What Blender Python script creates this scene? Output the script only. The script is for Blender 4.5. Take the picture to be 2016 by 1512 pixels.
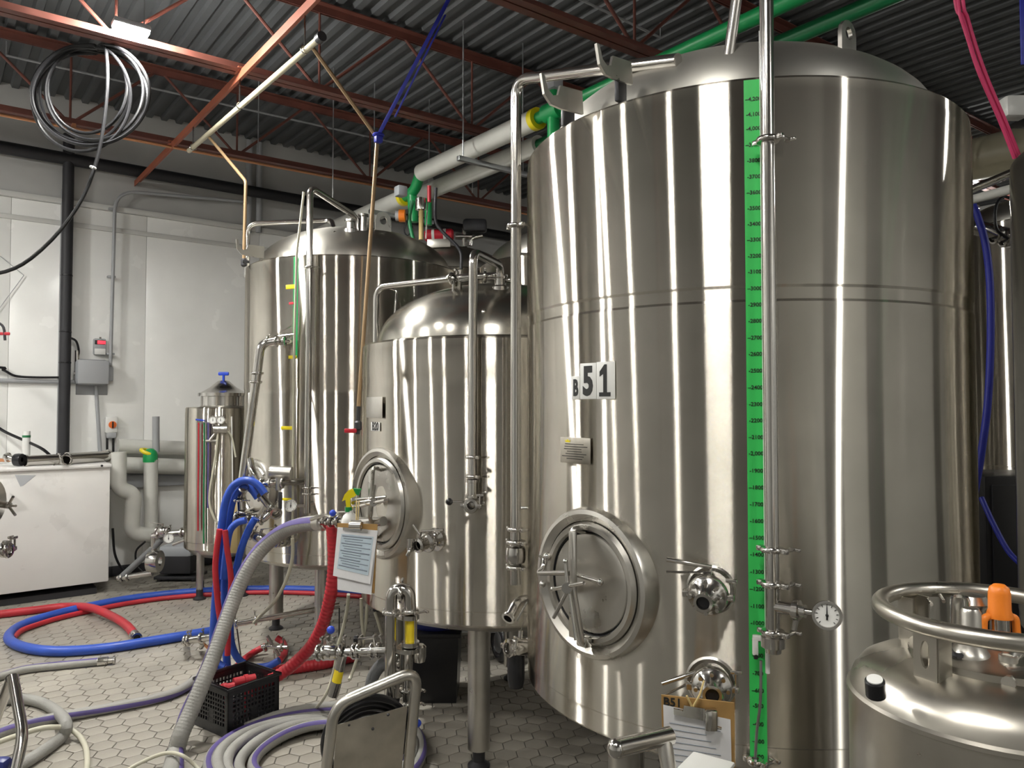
import bpy, bmesh, math, random
from mathutils import Vector, Matrix
random.seed(7)
for o in list(bpy.data.objects): bpy.data.objects.remove(o, do_unlink=True)
SC = bpy.context.scene
COL = SC.collection
PI = math.pi
# ------------------------------------------------------------------ camera
FPX, CAMH, PITCH, YAW = 1490.35, 1.75, math.radians(1.7646), math.radians(51.9)
FW = Vector((math.cos(YAW), math.sin(YAW), 0)); RT = Vector((math.sin(YAW), -math.cos(YAW), 0)); UP = Vector((0, 0, 1))
CAM = Vector((0, 0, CAMH))
cd = bpy.data.cameras.new('camera'); cd.sensor_width = 36; cd.lens = FPX/2016*36; cd.clip_start = .02
cam = bpy.data.objects.new('camera', cd); COL.objects.link(cam)
cam.location = CAM; cam.rotation_euler = (PI/2+PITCH, 0, YAW-PI/2); SC.camera = cam
# ------------------------------------------------------------------ world, exposure
wd = bpy.data.worlds.new('world'); SC.world = wd; wd.use_nodes = True
wd.node_tree.nodes['Background'].inputs[0].default_value = (.8, .85, 1, 1)
wd.node_tree.nodes['Background'].inputs[1].default_value = .02
SC.view_settings.view_transform = 'Standard'; SC.view_settings.look = 'None'
SC.view_settings.gamma = 1; SC.view_settings.use_curve_mapping = False
SC.view_settings.exposure = EXPOSURE = 0.0
LAMP_POWER = 700.0      # emission strength of the high-bay lamps
# ------------------------------------------------------------------ pixel helpers (a pixel gives a direction)
def ray(u, v):
    d = Vector(((u-1008)/FPX, (756-v)/FPX, 1))
    f = FW*math.cos(PITCH)+UP*math.sin(PITCH); w = UP*math.cos(PITCH)-FW*math.sin(PITCH)
    return RT*d.x+w*d.y+f*d.z
def at(u, v, Z):                       # point at level distance Z in front of the camera
    r = ray(u, v); return CAM+r*(Z/r.dot(FW))
def gr(u, v, h=0.0):                   # point at height h above the floor
    r = ray(u, v); return CAM+r*((h-CAMH)/r.z)
WALLY = 8.8
def wl(u, v, off=0.0):                 # point on the back wall (off = distance in front of it)
    r = ray(u, v); return CAM+r*((WALLY-off)/r.y)
def px_x(u, X):                         # intersect with plane x = X
    pass
def cw(X, Z, z=0.0): return RT*X+FW*Z+UP*z
# ------------------------------------------------------------------ materials
MATS = {}
def mat(name, col, rough=.5, metal=0.0, spec=.5, bump=0, bscale=40, aniso=0, noise=0, nscale=8, trans=0, emit=None, es=0, coat=0, alpha=1):
    m = bpy.data.materials.new(name); m.use_nodes = True; MATS[name] = m
    nt = m.node_tree; b = nt.nodes['Principled BSDF']
    b.inputs['Base Color'].default_value = (*col, 1); b.inputs['Roughness'].default_value = rough
    b.inputs['Metallic'].default_value = metal; b.inputs['Specular IOR Level'].default_value = spec
    if coat: b.inputs['Coat Weight'].default_value = coat
    if trans: b.inputs['Transmission Weight'].default_value = trans
    if emit: b.inputs['Emission Color'].default_value = (*emit, 1); b.inputs['Emission Strength'].default_value = es
    if noise or bump:
        tc = nt.nodes.new('ShaderNodeTexCoord')
    if noise:
        n = nt.nodes.new('ShaderNodeTexNoise'); n.inputs['Scale'].default_value = nscale; n.inputs['Detail'].default_value = 5
        nt.links.new(tc.outputs['Object'], n.inputs['Vector'])
        r = nt.nodes.new('ShaderNodeMapRange'); r.inputs['From Min'].default_value = .3; r.inputs['From Max'].default_value = .7
        r.inputs['To Min'].default_value = 1-noise; r.inputs['To Max'].default_value = 1+noise*.6
        nt.links.new(n.outputs['Fac'], r.inputs['Value'])
        x = nt.nodes.new('ShaderNodeMix'); x.data_type = 'RGBA'; x.blend_type = 'MULTIPLY'; x.inputs[0].default_value = 1
        x.inputs[6].default_value = (*col, 1); nt.links.new(r.outputs[0], x.inputs[7]); nt.links.new(x.outputs[2], b.inputs['Base Color'])
        if rough < .6:
            r2 = nt.nodes.new('ShaderNodeMapRange'); r2.inputs['From Min'].default_value = .3; r2.inputs['From Max'].default_value = .7
            r2.inputs['To Min'].default_value = rough*.8; r2.inputs['To Max'].default_value = rough*1.3
            nt.links.new(n.outputs['Fac'], r2.inputs['Value']); nt.links.new(r2.outputs[0], b.inputs['Roughness'])
    if bump:
        n = nt.nodes.new('ShaderNodeTexNoise'); n.inputs['Scale'].default_value = bscale; n.inputs['Detail'].default_value = 4
        nt.links.new(tc.outputs['Object'], n.inputs['Vector'])
        bp = nt.nodes.new('ShaderNodeBump'); bp.inputs['Strength'].default_value = bump; bp.inputs['Distance'].default_value = .01
        nt.links.new(n.outputs['Fac'], bp.inputs['Height']); nt.links.new(bp.outputs['Normal'], b.inputs['Normal'])
    return m
def steel_tank(name, col, rough, aniso, wave):
    """brushed stainless sheet: the brushing runs round the axis, so highlights smear upright; object origin on the axis"""
    m = bpy.data.materials.new(name); m.use_nodes = True; MATS[name] = m; nt = m.node_tree
    nt.nodes.remove(nt.nodes['Principled BSDF']); out = nt.nodes['Material Output']
    b = nt.nodes.new('ShaderNodeBsdfAnisotropic'); b.distribution = 'GGX'
    b.inputs['Roughness'].default_value = rough; b.inputs['Anisotropy'].default_value = aniso; b.inputs['Rotation'].default_value = 0
    tg = nt.nodes.new('ShaderNodeTangent'); tg.direction_type = 'RADIAL'; tg.axis = 'Z'; nt.links.new(tg.outputs[0], b.inputs['Tangent'])
    tc = nt.nodes.new('ShaderNodeTexCoord')
    mp = nt.nodes.new('ShaderNodeMapping'); mp.inputs['Scale'].default_value = (1, 1, .012); nt.links.new(tc.outputs['Object'], mp.inputs[0])
    n = nt.nodes.new('ShaderNodeTexNoise'); n.inputs['Scale'].default_value = 9; n.inputs['Detail'].default_value = 3; nt.links.new(mp.outputs[0], n.inputs['Vector'])
    bp = nt.nodes.new('ShaderNodeBump'); bp.inputs['Strength'].default_value = wave; bp.inputs['Distance'].default_value = .004
    nt.links.new(n.outputs['Fac'], bp.inputs['Height']); nt.links.new(bp.outputs['Normal'], b.inputs['Normal'])
    # faint wipe marks and water stains on the sheet
    n2 = nt.nodes.new('ShaderNodeTexNoise'); n2.inputs['Scale'].default_value = 5; n2.inputs['Detail'].default_value = 7; nt.links.new(tc.outputs['Object'], n2.inputs['Vector'])
    r = nt.nodes.new('ShaderNodeMapRange'); r.inputs['From Min'].default_value = .35; r.inputs['From Max'].default_value = .7
    r.inputs['To Min'].default_value = 1.0; r.inputs['To Max'].default_value = .88; nt.links.new(n2.outputs['Fac'], r.inputs['Value'])
    x = nt.nodes.new('ShaderNodeMix'); x.data_type = 'RGBA'; x.blend_type = 'MULTIPLY'; x.inputs[0].default_value = 1
    x.inputs[6].default_value = (*col, 1); nt.links.new(r.outputs[0], x.inputs[7]); nt.links.new(x.outputs[2], b.inputs['Color'])
    nt.links.new(b.outputs[0], out.inputs['Surface']); return m
steel_tank('tank_steel', (.68, .645, .575), .205, .875, .05)
steel_tank('dome_steel', (.66, .64, .59), .42, .35, .03)
steel_tank('dome_satin', (.56, .54, .49), .34, .35, .03)
steel_tank('dome_polished', (.50, .48, .43), .24, .35, .03)
mat('steel', (.62, .60, .57), .16, 1.0)
mat('steel_satin', (.56, .54, .50), .30, 1.0, noise=.12, nscale=6)
mat('steel_sheet', (.50, .47, .41), .38, 1.0, noise=.22, nscale=9)
mat('dewar_steel', (.58, .55, .49), .30, 1.0, noise=.2, nscale=5, bump=.03, bscale=9)
mat('galvanised', (.42, .43, .44), .42, 1.0, noise=.15, nscale=12)
mat('dark_metal', (.05, .05, .055), .45, .6)
mat('copper', (.62, .30, .16), .35, 1.0)
mat('pipe_tan', (.30, .20, .11), .38, .5)
mat('joist_red', (.15, .048, .034), .55, noise=.3, nscale=5)
mat('bridging_red', (.36, .10, .05), .5, noise=.2, nscale=4)
mat('deck', (.105, .11, .115), .6, .15, noise=.25, nscale=1.2)
mat('wall_upper', (.46, .46, .45), .8, noise=.10, nscale=2)
mat('wall_panel', (.90, .90, .88), .22, noise=.04, nscale=3, bump=.05, bscale=3)
mat('trim_white', (.60, .60, .58), .5)
mat('grout', (.10, .095, .085), .9)
mat('tile', (.31, .287, .248), .42, noise=.22, nscale=3.5, bump=.12, bscale=60)
mat('pipe_black', (.022, .022, .026), .55, bump=.2, bscale=20)
mat('rubber_black', (.010, .010, .012), .27)
mat('hose_black', (.007, .007, .008), .42, spec=.3)
mat('plastic_black', (.012, .012, .014), .33, bump=.06, bscale=60)
mat('white_plastic', (.72, .72, .70), .3)
mat('white_enamel', (.78, .765, .745), .30, noise=.03, nscale=4)
mat('insulation_white', (.62, .62, .58), .5, noise=.10, nscale=4, bump=.1, bscale=14)
mat('conduit_grey', (.36, .37, .385), .45)
mat('box_grey', (.34, .355, .375), .4)
mat('green_pipe', (.01, .30, .085), .35)
mat('green_dark', (.008, .16, .055), .4)
mat('tape_green', (.035, .52, .10), .45)
mat('ink', (.01, .01, .01), .5)
mat('paper', (.74, .74, .76), .6, noise=.03, nscale=30)
mat('paper_blue', (.50, .60, .68), .6, noise=.06, nscale=30)
mat('paper_line', (.24, .28, .34), .7)
mat('hardboard', (.40, .235, .08), .6, noise=.2, nscale=12)
mat('yellow', (.75, .62, .01), .35)
mat('amber', (.78, .60, .03), .2)
mat('spray_green', (.01, .23, .05), .4)
mat('orange', (.80, .21, .015), .42, bump=.1, bscale=40)
mat('red_handle', (.45, .015, .03), .4)
mat('red_tag', (.55, .02, .04), .5)
mat('hose_blue', (.022, .075, .42), .38, noise=.2, nscale=6, bump=.08, bscale=60)
mat('hose_red', (.45, .022, .035), .42, noise=.18, nscale=6, bump=.1, bscale=60)
mat('hose_grey', (.30, .295, .275), .55, noise=.18, nscale=5, bump=.25, bscale=110)
mat('hose_purple', (.10, .075, .24), .5, noise=.2, nscale=8)
mat('hose_dark', (.16, .165, .17), .5, bump=.3, bscale=90)
mat('hose_cream', (.52, .50, .40), .45, noise=.1, nscale=6)
mat('strap_blue', (.012, .02, .30), .5)
mat('knob_blue', (.02, .06, .50), .3)
mat('pink_rope', (.70, .05, .17), .5)
mat('rope_tan', (.55, .42, .18), .7)
mat('pipe_cream', (.50, .46, .33), .4)
mat('blue_plastic', (.03, .04, .20), .4)
mat('lid_glass', (.9, .9, .9), .05, trans=1.0)
mat('led_red', (.5, .01, .02), .4, emit=(1, .05, .08), es=1.5)
mat('lamp_glow', (1, 1, 1), .5, emit=(1, .985, .93), es=LAMP_POWER)
mat('lamp_glow_bright', (1, 1, 1), .5, emit=(1, .985, .93), es=LAMP_POWER*3.8)
mat('lamp_glow_dim', (1, 1, 1), .5, emit=(1, .97, .90), es=LAMP_POWER*.32)
mat('dark_shadow', (.02, .02, .022), .7)
mat('switch_orange', (.8, .16, .02), .4)
# ------------------------------------------------------------------ mesh builder
def frame_of(d):
    d = Vector(d).normalized(); a = Vector((0, 0, 1)) if abs(d.z) < .93 else Vector((1, 0, 0))
    x = a.cross(d).normalized(); return x, d.cross(x), d
def catmull(pts, n=8):
    pts = [Vector(p) for p in pts]
    if len(pts) < 3: return pts
    q = [pts[0]*2-pts[1]]+pts+[pts[-1]*2-pts[-2]]; out = []
    for i in range(1, len(q)-2):
        p0, p1, p2, p3 = q[i-1:i+3]
        for k in range(n):
            t = k/n
            out.append(.5*((2*p1)+(p2-p0)*t+(2*p0-5*p1+4*p2-p3)*t*t+(3*p1-p0-3*p2+p3)*t**3))
    out.append(pts[-1]); return out
def fillet(pts, r, n=6):
    """polyline with rounded corners (bent pipe)"""
    pts = [Vector(p) for p in pts]; out = [pts[0]]
    for a, b, c in zip(pts, pts[1:], pts[2:]):
        u = (a-b); w = (c-b); d = min(r, u.length*.49, w.length*.49)
        p, q = b+u.normalized()*d, b+w.normalized()*d
        for k in range(n+1):
            t = k/n; out.append(p*(1-t)**2+b*2*t*(1-t)+q*t*t)
    out.append(pts[-1]); return out
class MB:
    def __init__(s): s.v = []; s.f = []
    def add(s, vs, fs):
        o = len(s.v); s.v += [Vector(v) for v in vs]; s.f += [tuple(i+o for i in f) for f in fs]; return s
    def box(s, c, dims, ax=None, bev=0.0):
        """ax: three orthonormal axes; bev: chamfer of all edges"""
        c = Vector(c); X, Y, Z = ax or (Vector((1, 0, 0)), Vector((0, 1, 0)), Vector((0, 0, 1)))
        h = [d/2 for d in dims]
        if not bev:
            vs = [c+X*(h[0]*i)+Y*(h[1]*j)+Z*(h[2]*k) for k in (-1, 1) for j in (-1, 1) for i in (-1, 1)]
            return s.add(vs, [(0, 2, 3, 1), (4, 5, 7, 6), (0, 1, 5, 4), (2, 6, 7, 3), (0, 4, 6, 2), (1, 3, 7, 5)])
        bm = bmesh.new(); bmesh.ops.create_cube(bm, size=1)
        for v in bm.verts: v.co = Vector((v.co.x*dims[0], v.co.y*dims[1], v.co.z*dims[2]))
        bmesh.ops.bevel(bm, geom=list(bm.edges), offset=min(bev, min(dims)*.45), segments=2, profile=.5, affect='EDGES')
        bm.verts.index_update()
        vs = [c+X*v.co.x+Y*v.co.y+Z*v.co.z for v in bm.verts]; fs = [[v.index for v in f.verts] for f in bm.faces]; bm.free()
        return s.add(vs, fs)
    def cyl(s, p, q, r, r2=None, n=16, cap=True):
        p, q = Vector(p), Vector(q); r2 = r if r2 is None else r2; x, y, d = frame_of(q-p)
        vs = []; 
        for c, rr in ((p, r), (q, r2)): vs += [c+(x*math.cos(2*PI*i/n)+y*math.sin(2*PI*i/n))*rr for i in range(n)]
        fs = [(i, (i+1) % n, n+(i+1) % n, n+i) for i in range(n)]
        if cap: fs += [tuple(range(n-1, -1, -1)), tuple(range(n, 2*n))]
        return s.add(vs, fs)
    def tube(s, pts, r, n=10, cap=True, closed=False):
        pts = [Vector(p) for p in pts]; N = len(pts); rs = r if isinstance(r, (list, tuple)) else [r]*N
        vs = []; prev = None
        for i, p in enumerate(pts):
            if closed: d = pts[(i+1) % N]-pts[i-1]
            else: d = pts[min(i+1, N-1)]-pts[max(i-1, 0)]
            if d.length < 1e-9: d = Vector((0, 0, 1))
            d.normalize()
            if prev is None: x, y, _ = frame_of(d)
            else:
                x = prev-d*prev.dot(d)
                if x.length < 1e-6: x, y, _ = frame_of(d)
                x.normalize(); y = d.cross(x)
            prev = x
            vs += [p+(x*math.cos(2*PI*k/n)+y*math.sin(2*PI*k/n))*rs[i] for k in range(n)]
        fs = []
        for i in range(N if closed else N-1):
            a = i*n; b = ((i+1) % N)*n
            fs += [(a+k, a+(k+1) % n, b+(k+1) % n, b+k) for k in range(n)]
        if cap and not closed: fs += [tuple(range(n-1, -1, -1)), tuple(range((N-1)*n, N*n))]
        return s.add(vs, fs)
    def lathe(s, prof, c, axis=(0, 0, 1), n=32, a0=0, a1=2*PI):
        """prof: (radius, height) pairs from bottom up"""
        c = Vector(c); x, y, d = frame_of(axis)
        if abs(d.z) > .99: x, y = Vector((1, 0, 0)), Vector((0, d.z, 0))
        full = abs(a1-a0-2*PI) < 1e-6; m = n if full else n+1; vs = []
        for r, h in prof: vs += [c+d*h+(x*math.cos(a0+(a1-a0)*i/n)+y*math.sin(a0+(a1-a0)*i/n))*max(r, 1e-4) for i in range(m)]
        fs = []
        for j in range(len(prof)-1):
            for i in range(n):
                a, b = j*m+i, j*m+(i+1) % m; fs.append((a, b, b+m, a+m))
        return s.add(vs, fs)
    def ball(s, c, r, n=12):
        return s.lathe([(r*math.sin(PI*i/8), -r*math.cos(PI*i/8)) for i in range(9)], c, n=n)
    def torus(s, c, R, r, axis=(0, 0, 1), n=28, m=8):
        c = Vector(c); x, y, d = frame_of(axis)
        return s.tube([c+(x*math.cos(2*PI*i/n)+y*math.sin(2*PI*i/n))*R for i in range(n)], r, m, closed=True)
    def prism(s, poly, thick):
        """poly: planar world points; thick: extrusion vector"""
        poly = [Vector(p) for p in poly]; t = Vector(thick); n = len(poly)
        return s.add(poly+[p+t for p in poly], [tuple(range(n-1, -1, -1)), tuple(range(n, 2*n))]+[(i, (i+1) % n, n+(i+1) % n, n+i) for i in range(n)])
def root_loc(o):
    while o.parent: o = o.parent
    return Vector(o.location)
def mesh_obj(name, mb, m, org, sharp=38):
    me = bpy.data.meshes.new(name); me.from_pydata([v-org for v in mb.v], [], mb.f); me.update()
    bm = bmesh.new(); bm.from_mesh(me); bmesh.ops.recalc_face_normals(bm, faces=bm.faces); bm.to_mesh(me); bm.free()
    me.materials.append(MATS[m]); me.shade_smooth(); me.set_sharp_from_angle(angle=math.radians(sharp))
    o = bpy.data.objects.new(name, me); COL.objects.link(o); return o
def thing(name, label, cat, loc, group=None):
    o = bpy.data.objects.new(name, None); o.empty_display_size = .1; COL.objects.link(o); o.location = loc
    o['label'] = label; o['category'] = cat
    if group: o['group'] = group
    return o
def part(name, mb, m, parent, label=None, sharp=38):
    o = mesh_obj(name, mb, m, root_loc(parent), sharp); o.parent = parent
    if label: o['label'] = label
    return o
def solo(name, mb, m, label, cat, group=None, org=None, sharp=38):
    if org is None:
        xs = [v.x for v in mb.v]; ys = [v.y for v in mb.v]; zs = [v.z for v in mb.v]
        org = Vector(((min(xs)+max(xs))/2, (min(ys)+max(ys))/2, min(zs)))
    o = mesh_obj(name, mb, m, Vector(org), sharp); o.location = org
    o['label'] = label; o['category'] = cat
    if group: o['group'] = group
    return o
def struct(name, mb, m, parent=None, sharp=38):
    o = mesh_obj(name, mb, m, root_loc(parent) if parent else Vector((0, 0, 0)), sharp)
    if parent: o.parent = parent
    else: o['kind'] = 'structure'
    return o
def text_part(name, txt, c, ax, size, m, parent, bold=0.0, sx=1.0):
    """lettering laid on a surface: ax = (right, up) unit vectors, centred on c"""
    cu = bpy.data.curves.new(name, 'FONT'); cu.body = txt; cu.size = 1; cu.align_x = 'CENTER'; cu.align_y = 'CENTER'; cu.offset = bold; cu.extrude = .004; cu.resolution_u = 3
    t = bpy.data.objects.new(name, cu); COL.objects.link(t); bpy.context.view_layer.update()
    me0 = t.to_mesh(); vs = [v.co.copy() for v in me0.vertices]; fs = [tuple(p.vertices) for p in me0.polygons]; t.to_mesh_clear()
    bpy.data.objects.remove(t, do_unlink=True)
    R, U = Vector(ax[0]), Vector(ax[1]); N = R.cross(U); mb = MB()
    mb.add([Vector(c)+R*(v.x*size*sx)+U*(v.y*size)+N*(v.z*.2) for v in vs], fs)
    return part(name, mb, m, parent, sharp=30)

def pts_at(L): return [at(*p) for p in L]
def clampring(mb, p, axis, r, n=20):
    """tri-clamp: flat ring, hinge lug and wing nut"""
    x, y, d = frame_of(axis); p = Vector(p); w = max(.009, r*.30)
    mb.lathe([(r, -w), (r+.011, -w*.8), (r+.014, -w*.3), (r+.014, w*.3), (r+.011, w*.8), (r, w)], p, axis, n)
    mb.box(p+x*(r+.020), (.020, .018, w*1.7), (x, y, d), .003)
    mb.box(p-x*(r+.018), (.018, .020, w*1.7), (x, y, d), .003)
    mb.cyl(p+x*(r+.022)-y*.012, p+x*(r+.022)+y*.045, .0045, n=8)
    mb.box(p+x*(r+.022)+y*.048, (.034, .012, .010), (x, y, d), .003)
    return mb
def clamp(parent, p, axis, r):
    while parent.parent and parent.parent.parent: parent = parent.parent
    return part('clamp', clampring(MB(), p, axis, r), 'steel', parent)
def pipe_run(pts, r, mb=None, n=14, rad=None):
    mb = mb or MB(); mb.tube(fillet(pts, rad or r*3.2, 7), r, n); return mb
def gauge(parent, p, face, r, stem=None, name='gauge'):
    """round dial gauge facing direction face"""
    f = Vector(face).normalized(); p = Vector(p); x, y, d = frame_of(f)
    g = part(name, MB().lathe([(0, -.022), (r*.8, -.022), (r, -.012), (r+.004, .006), (r+.003, .012), (r-.004, .012), (r-.005, .006)], p, f, 24), 'steel', parent)
    part('dial', MB().lathe([(0, .005), (r-.005, .005), (r-.005, .007), (0, .0075)], p, f, 24), 'white_plastic', g)
    up = (UP-f*UP.dot(f)).normalized(); sd = up.cross(f)
    part('needle', MB().prism([p+f*.009+sd*(-.0025)+up*(-r*.35), p+f*.009+sd*.0025+up*(-r*.35), p+f*.009+sd*.001+up*(r*.7), p+f*.009-sd*.001+up*(r*.7)], f*.0015).lathe([(0, 0), (r*.12, 0), (r*.1, .004), (0, .005)], p+f*.008, f, 12), 'ink', g)
    tk = MB()
    for k in range(11):
        a = math.radians(-135+27*k); dv = sd*math.sin(a)+up*math.cos(a)
        tk.box(p+f*.0082+dv*(r*.74), (r*.05, r*.16, .0012), (f.cross(dv), dv, f))
    part('tick_marks', tk, 'ink', g)
    if stem: part('stem', MB().cyl(p-f*.01, stem, .009, n=10), 'steel', g)
    return g
def valve(parent, p, axis, r, hand, name='butterfly_valve', L=.11, knob=None, hm='steel', lift=.05):
    """hygienic butterfly valve with clamps on both sides and a lever"""
    p = Vector(p); d = Vector(axis).normalized(); h = Vector(hand).normalized(); st = h-d*h.dot(d)
    side = d.cross(h)
    side = side.normalized() if side.length > .05 else frame_of(d)[0]
    if side.z < -.3: side = -side
    v = part(name, MB().lathe([(r*.9, -.045), (r*1.05, -.035), (r*1.55, -.03), (r*1.7, -.018), (r*1.7, .018), (r*1.55, .03), (r*1.05, .035), (r*.9, .045)], p, d, 20), 'steel', parent)
    clamp(parent, p-d*.05, d, r*1.1); clamp(parent, p+d*.05, d, r*1.1)
    up = side if abs(side.z) > .5 else (UP-d*d.z).normalized()
    q = p+up*(r*1.7+lift)
    lv = MB().cyl(p+up*r*1.4, q, .009, n=10).box(q+h*(L*.5-.01), (L, .016, .007), (h, up.cross(h).normalized(), up), .002)
    lev = part('lever', lv, hm, v)
    if knob: part('knob', MB().ball(q+h*L, .017), knob, lev)
    return v
# ------------------------------------------------------------------ the room
XL, XR, YF = -4.2, 13.0, -4.6      # left, right and front wall
DECKZ = CAMH+3.135
# floor: grout bed + hexagonal quarry tiles
fl = struct('floor', MB().box(((XL+XR)/2, (YF+WALLY)/2, -.06), (XR-XL, WALLY-YF, .11)), 'grout')
def hex_verts(c, F, z0, z1):
    R = F/math.sqrt(3); ring = [(math.cos(PI/6+PI/3*k+PI/2), math.sin(PI/6+PI/3*k+PI/2)) for k in range(6)]
    vs = [Vector((c[0]+x*R, c[1]+y*R, z0)) for x, y in ring]+[Vector((c[0]+x*R, c[1]+y*R, z1-.0016)) for x, y in ring]
    vs += [Vector((c[0]+x*(R-.0035), c[1]+y*(R-.0035), z1)) for x, y in ring]
    fs = [(i, (i+1) % 6, 6+(i+1) % 6, 6+i) for i in range(6)]+[(6+i, 6+(i+1) % 6, 12+(i+1) % 6, 12+i) for i in range(6)]+[tuple(range(12, 18))]
    return vs, fs
PITCHX, F_T = .114, .109
tiles = []
def in_view(p, mu=420):
    d = p-CAM; Z = d.dot(FW)
    if Z < .5: return None
    u = 1008+FPX*d.dot(RT)/Z; v = 802-FPX*d.z/Z
    if -mu < u < 2016+mu and 0 < v < 1512+mu: return (u, v, Z)
    return None
dy = PITCHX*math.sqrt(3)/2
for j in range(int((XR-XL)/dy)):
    for i in range(int((WALLY-YF)/PITCHX)):
        c = Vector((XL+dy*j+.05, YF+PITCHX*(i+.5*(j % 2))+.03, 0)); q = in_view(c)
        if q and q[2] < 9.5: tiles.append((q, c))
# the clear floor in view: left and centre, not under the tanks; nearest first
def clear(t):
    (u, v, Z), c = t
    return v < 1510 and -10 < u < 1180
front = sorted([t for t in tiles if clear(t) and t[0][0] < 1230], key=lambda t: t[0][2])[:300]
fs_ids = {id(t) for t in front}
vs0, fs0 = hex_verts((0, 0), F_T, -.012, .0)
tme = bpy.data.meshes.new('hex_tile'); tme.from_pydata(vs0, [], fs0); tme.materials.append(MATS['tile']); tme.update()
for t in front:
    o = bpy.data.objects.new('hex_tile', tme); COL.objects.link(o); o.parent = fl; o.location = t[1]+Vector((0, 0, random.uniform(-.0008, .0008)))
mb = MB()
for t in tiles:
    if id(t) not in fs_ids:
        vs, fs = hex_verts(t[1], F_T, -.012, random.uniform(-.0008, .0008)); mb.add(vs, fs)
o = struct('hex_tiles_far', mb, 'tile', fl, sharp=20); o['kind'] = 'stuff'
# walls
PANEL_TOP = CAMH+2.05
wb = struct('wall_back', MB().box(((XL+XR)/2, WALLY+.1, DECKZ/2), (XR-XL+.4, .2, DECKZ+.3)), 'wall_upper')
x = XL; k = 0
while x < XR-.01:                       # glossy wall panels with narrow joints
    w = min(1.22, XR-x); struct('wall_panel', MB().box((x+w/2, WALLY-.004, PANEL_TOP/2+.05), (w-.0025, .012, PANEL_TOP-.1), bev=.002), 'wall_panel', wb); x += w
struct('trim_1', MB().box(((XL+XR)/2, WALLY-.025, PANEL_TOP+.03), (XR-XL, .05, .06), bev=.012).box(((XL+XR)/2, WALLY-.015, PANEL_TOP-.19), (XR-XL, .03, .05), bev=.01), 'trim_white')
struct('baseboard_back', MB().box(((XL+XR)/2, WALLY-.015, .05), (XR-XL, .03, .10), bev=.006), 'dark_metal')
struct('wall_left', MB().box((XL-.1, (YF+WALLY)/2, DECKZ/2), (.2, WALLY-YF, DECKZ+.3)), 'wall_upper')
struct('wall_right', MB().box((XR+.1, (YF+WALLY)/2, DECKZ/2), (.2, WALLY-YF, DECKZ+.3)), 'wall_panel')
wf = struct('wall_front', MB().box(((XL+XR)/2, YF-.1, DECKZ/2), (XR-XL, .2, DECKZ+.3)), 'wall_panel')
for i, (xa, xb, hh) in enumerate(((.75, 1.7, 2.6), (3.0, 3.9, 2.4), (8.6, 9.8, 2.6))):   # dark doors added unseen behind the camera, for dark bands in tank reflections
    d = struct('door_%d' % (i+1), MB().box(((xa+xb)/2, YF+.03, hh/2), (xb-xa, .06, hh), bev=.01), 'dark_metal')
# steel roof deck: flutes run along y
mb = MB(); prof = []; x = XL
while x < XR:
    prof += [(x, 0), (x+.055, 0), (x+.07, .036), (x+.137, .036)]; x += .152
prof.append((x, 0))
n = len(prof)
mb.add([Vector((a, YF, DECKZ+b)) for a, b in prof]+[Vector((a, WALLY, DECKZ+b)) for a, b in prof], [(i, i+1, n+i+1, n+i) for i in range(n-1)])
struct('ceiling', mb, 'deck', sharp=20)
mb = MB().box(((XL+XR)/2, (YF+WALLY)/2, DECKZ+.16), (XR-XL+.4, WALLY-YF+.4, .2)); struct('trim_2', mb, 'dark_metal')
# ------------------------------------------------------------------ bar joists
JT, JB = CAMH+3.07, CAMH+2.45
JY = [7.43, 5.52, 3.60, 1.68, -.24, -2.16, -4.08]
JSL = -.034                          # the joists stand two degrees off square to the bridging
jlab = ['rust red open-web roof joist nearest the back wall', 'rust red open-web roof joist carrying the lit lamp and hose coil', 'rust red open-web roof joist crossing above the tall B51 tank', 'rust red open-web roof joist above the aisle', 'rust red open-web roof joist second above the aisle', 'rust red open-web roof joist third above the aisle', 'rust red open-web roof joist beside the wall with doors']
for jy, lb in zip(JY, jlab):
    j = thing('roof_joist', lb, 'joist', (4, jy, JB), 'roof joists')
    for nm, z in (('top_chord', JT), ('bottom_chord', JB)):
        sg = 1 if nm == 'top_chord' else -1; mb = MB()
        for s in (-1, 1):              # pair of angles
            mb.box(((XL+XR)/2, jy+s*.035, z+sg*.03), (XR-XL, .058, .008)); mb.box(((XL+XR)/2, jy+s*.011, z), (XR-XL, .008, .062))
        for v in mb.v: v.y += JSL*v.x
        part(nm, mb, 'joist_red', j)
    x = XL+.3
    while x < XR-1.3:                  # webs: down, up and a vertical
        for a, b in (((x, JT), (x+.66, JB)), ((x+.70, JB), (x+1.36, JT)), ((x+.68, JB), (x+.68, JT))):
            if jy < 0: continue
            part('web_bar', MB().cyl((a[0], jy+JSL*a[0], a[1]), (b[0], jy+JSL*b[0], b[1]), .013 if a[0] != b[0] else .010, n=8), 'joist_red', j)
        x += 1.40
# horizontal bridging across the joists, down to the wall
BX = 1.775
bt = thing('bridging_bar', 'orange red steel bridging bar running from wall across joists beside yellow pipe', 'beam', (BX, 5, JB-.06))
part('angle', MB().box((BX, (WALLY+2.2)/2, JB-.06), (.006, WALLY-2.2, .06)).box((BX+.03, (WALLY+2.2)/2, JB-.033), (.06, WALLY-2.2, .006)), 'bridging_red', bt)
for jy in JY[:3]: part('clip', MB().box((BX+.02, jy+JSL*BX, JB-.02), (.08, .10, .03), bev=.004), 'bridging_red', bt)
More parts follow.
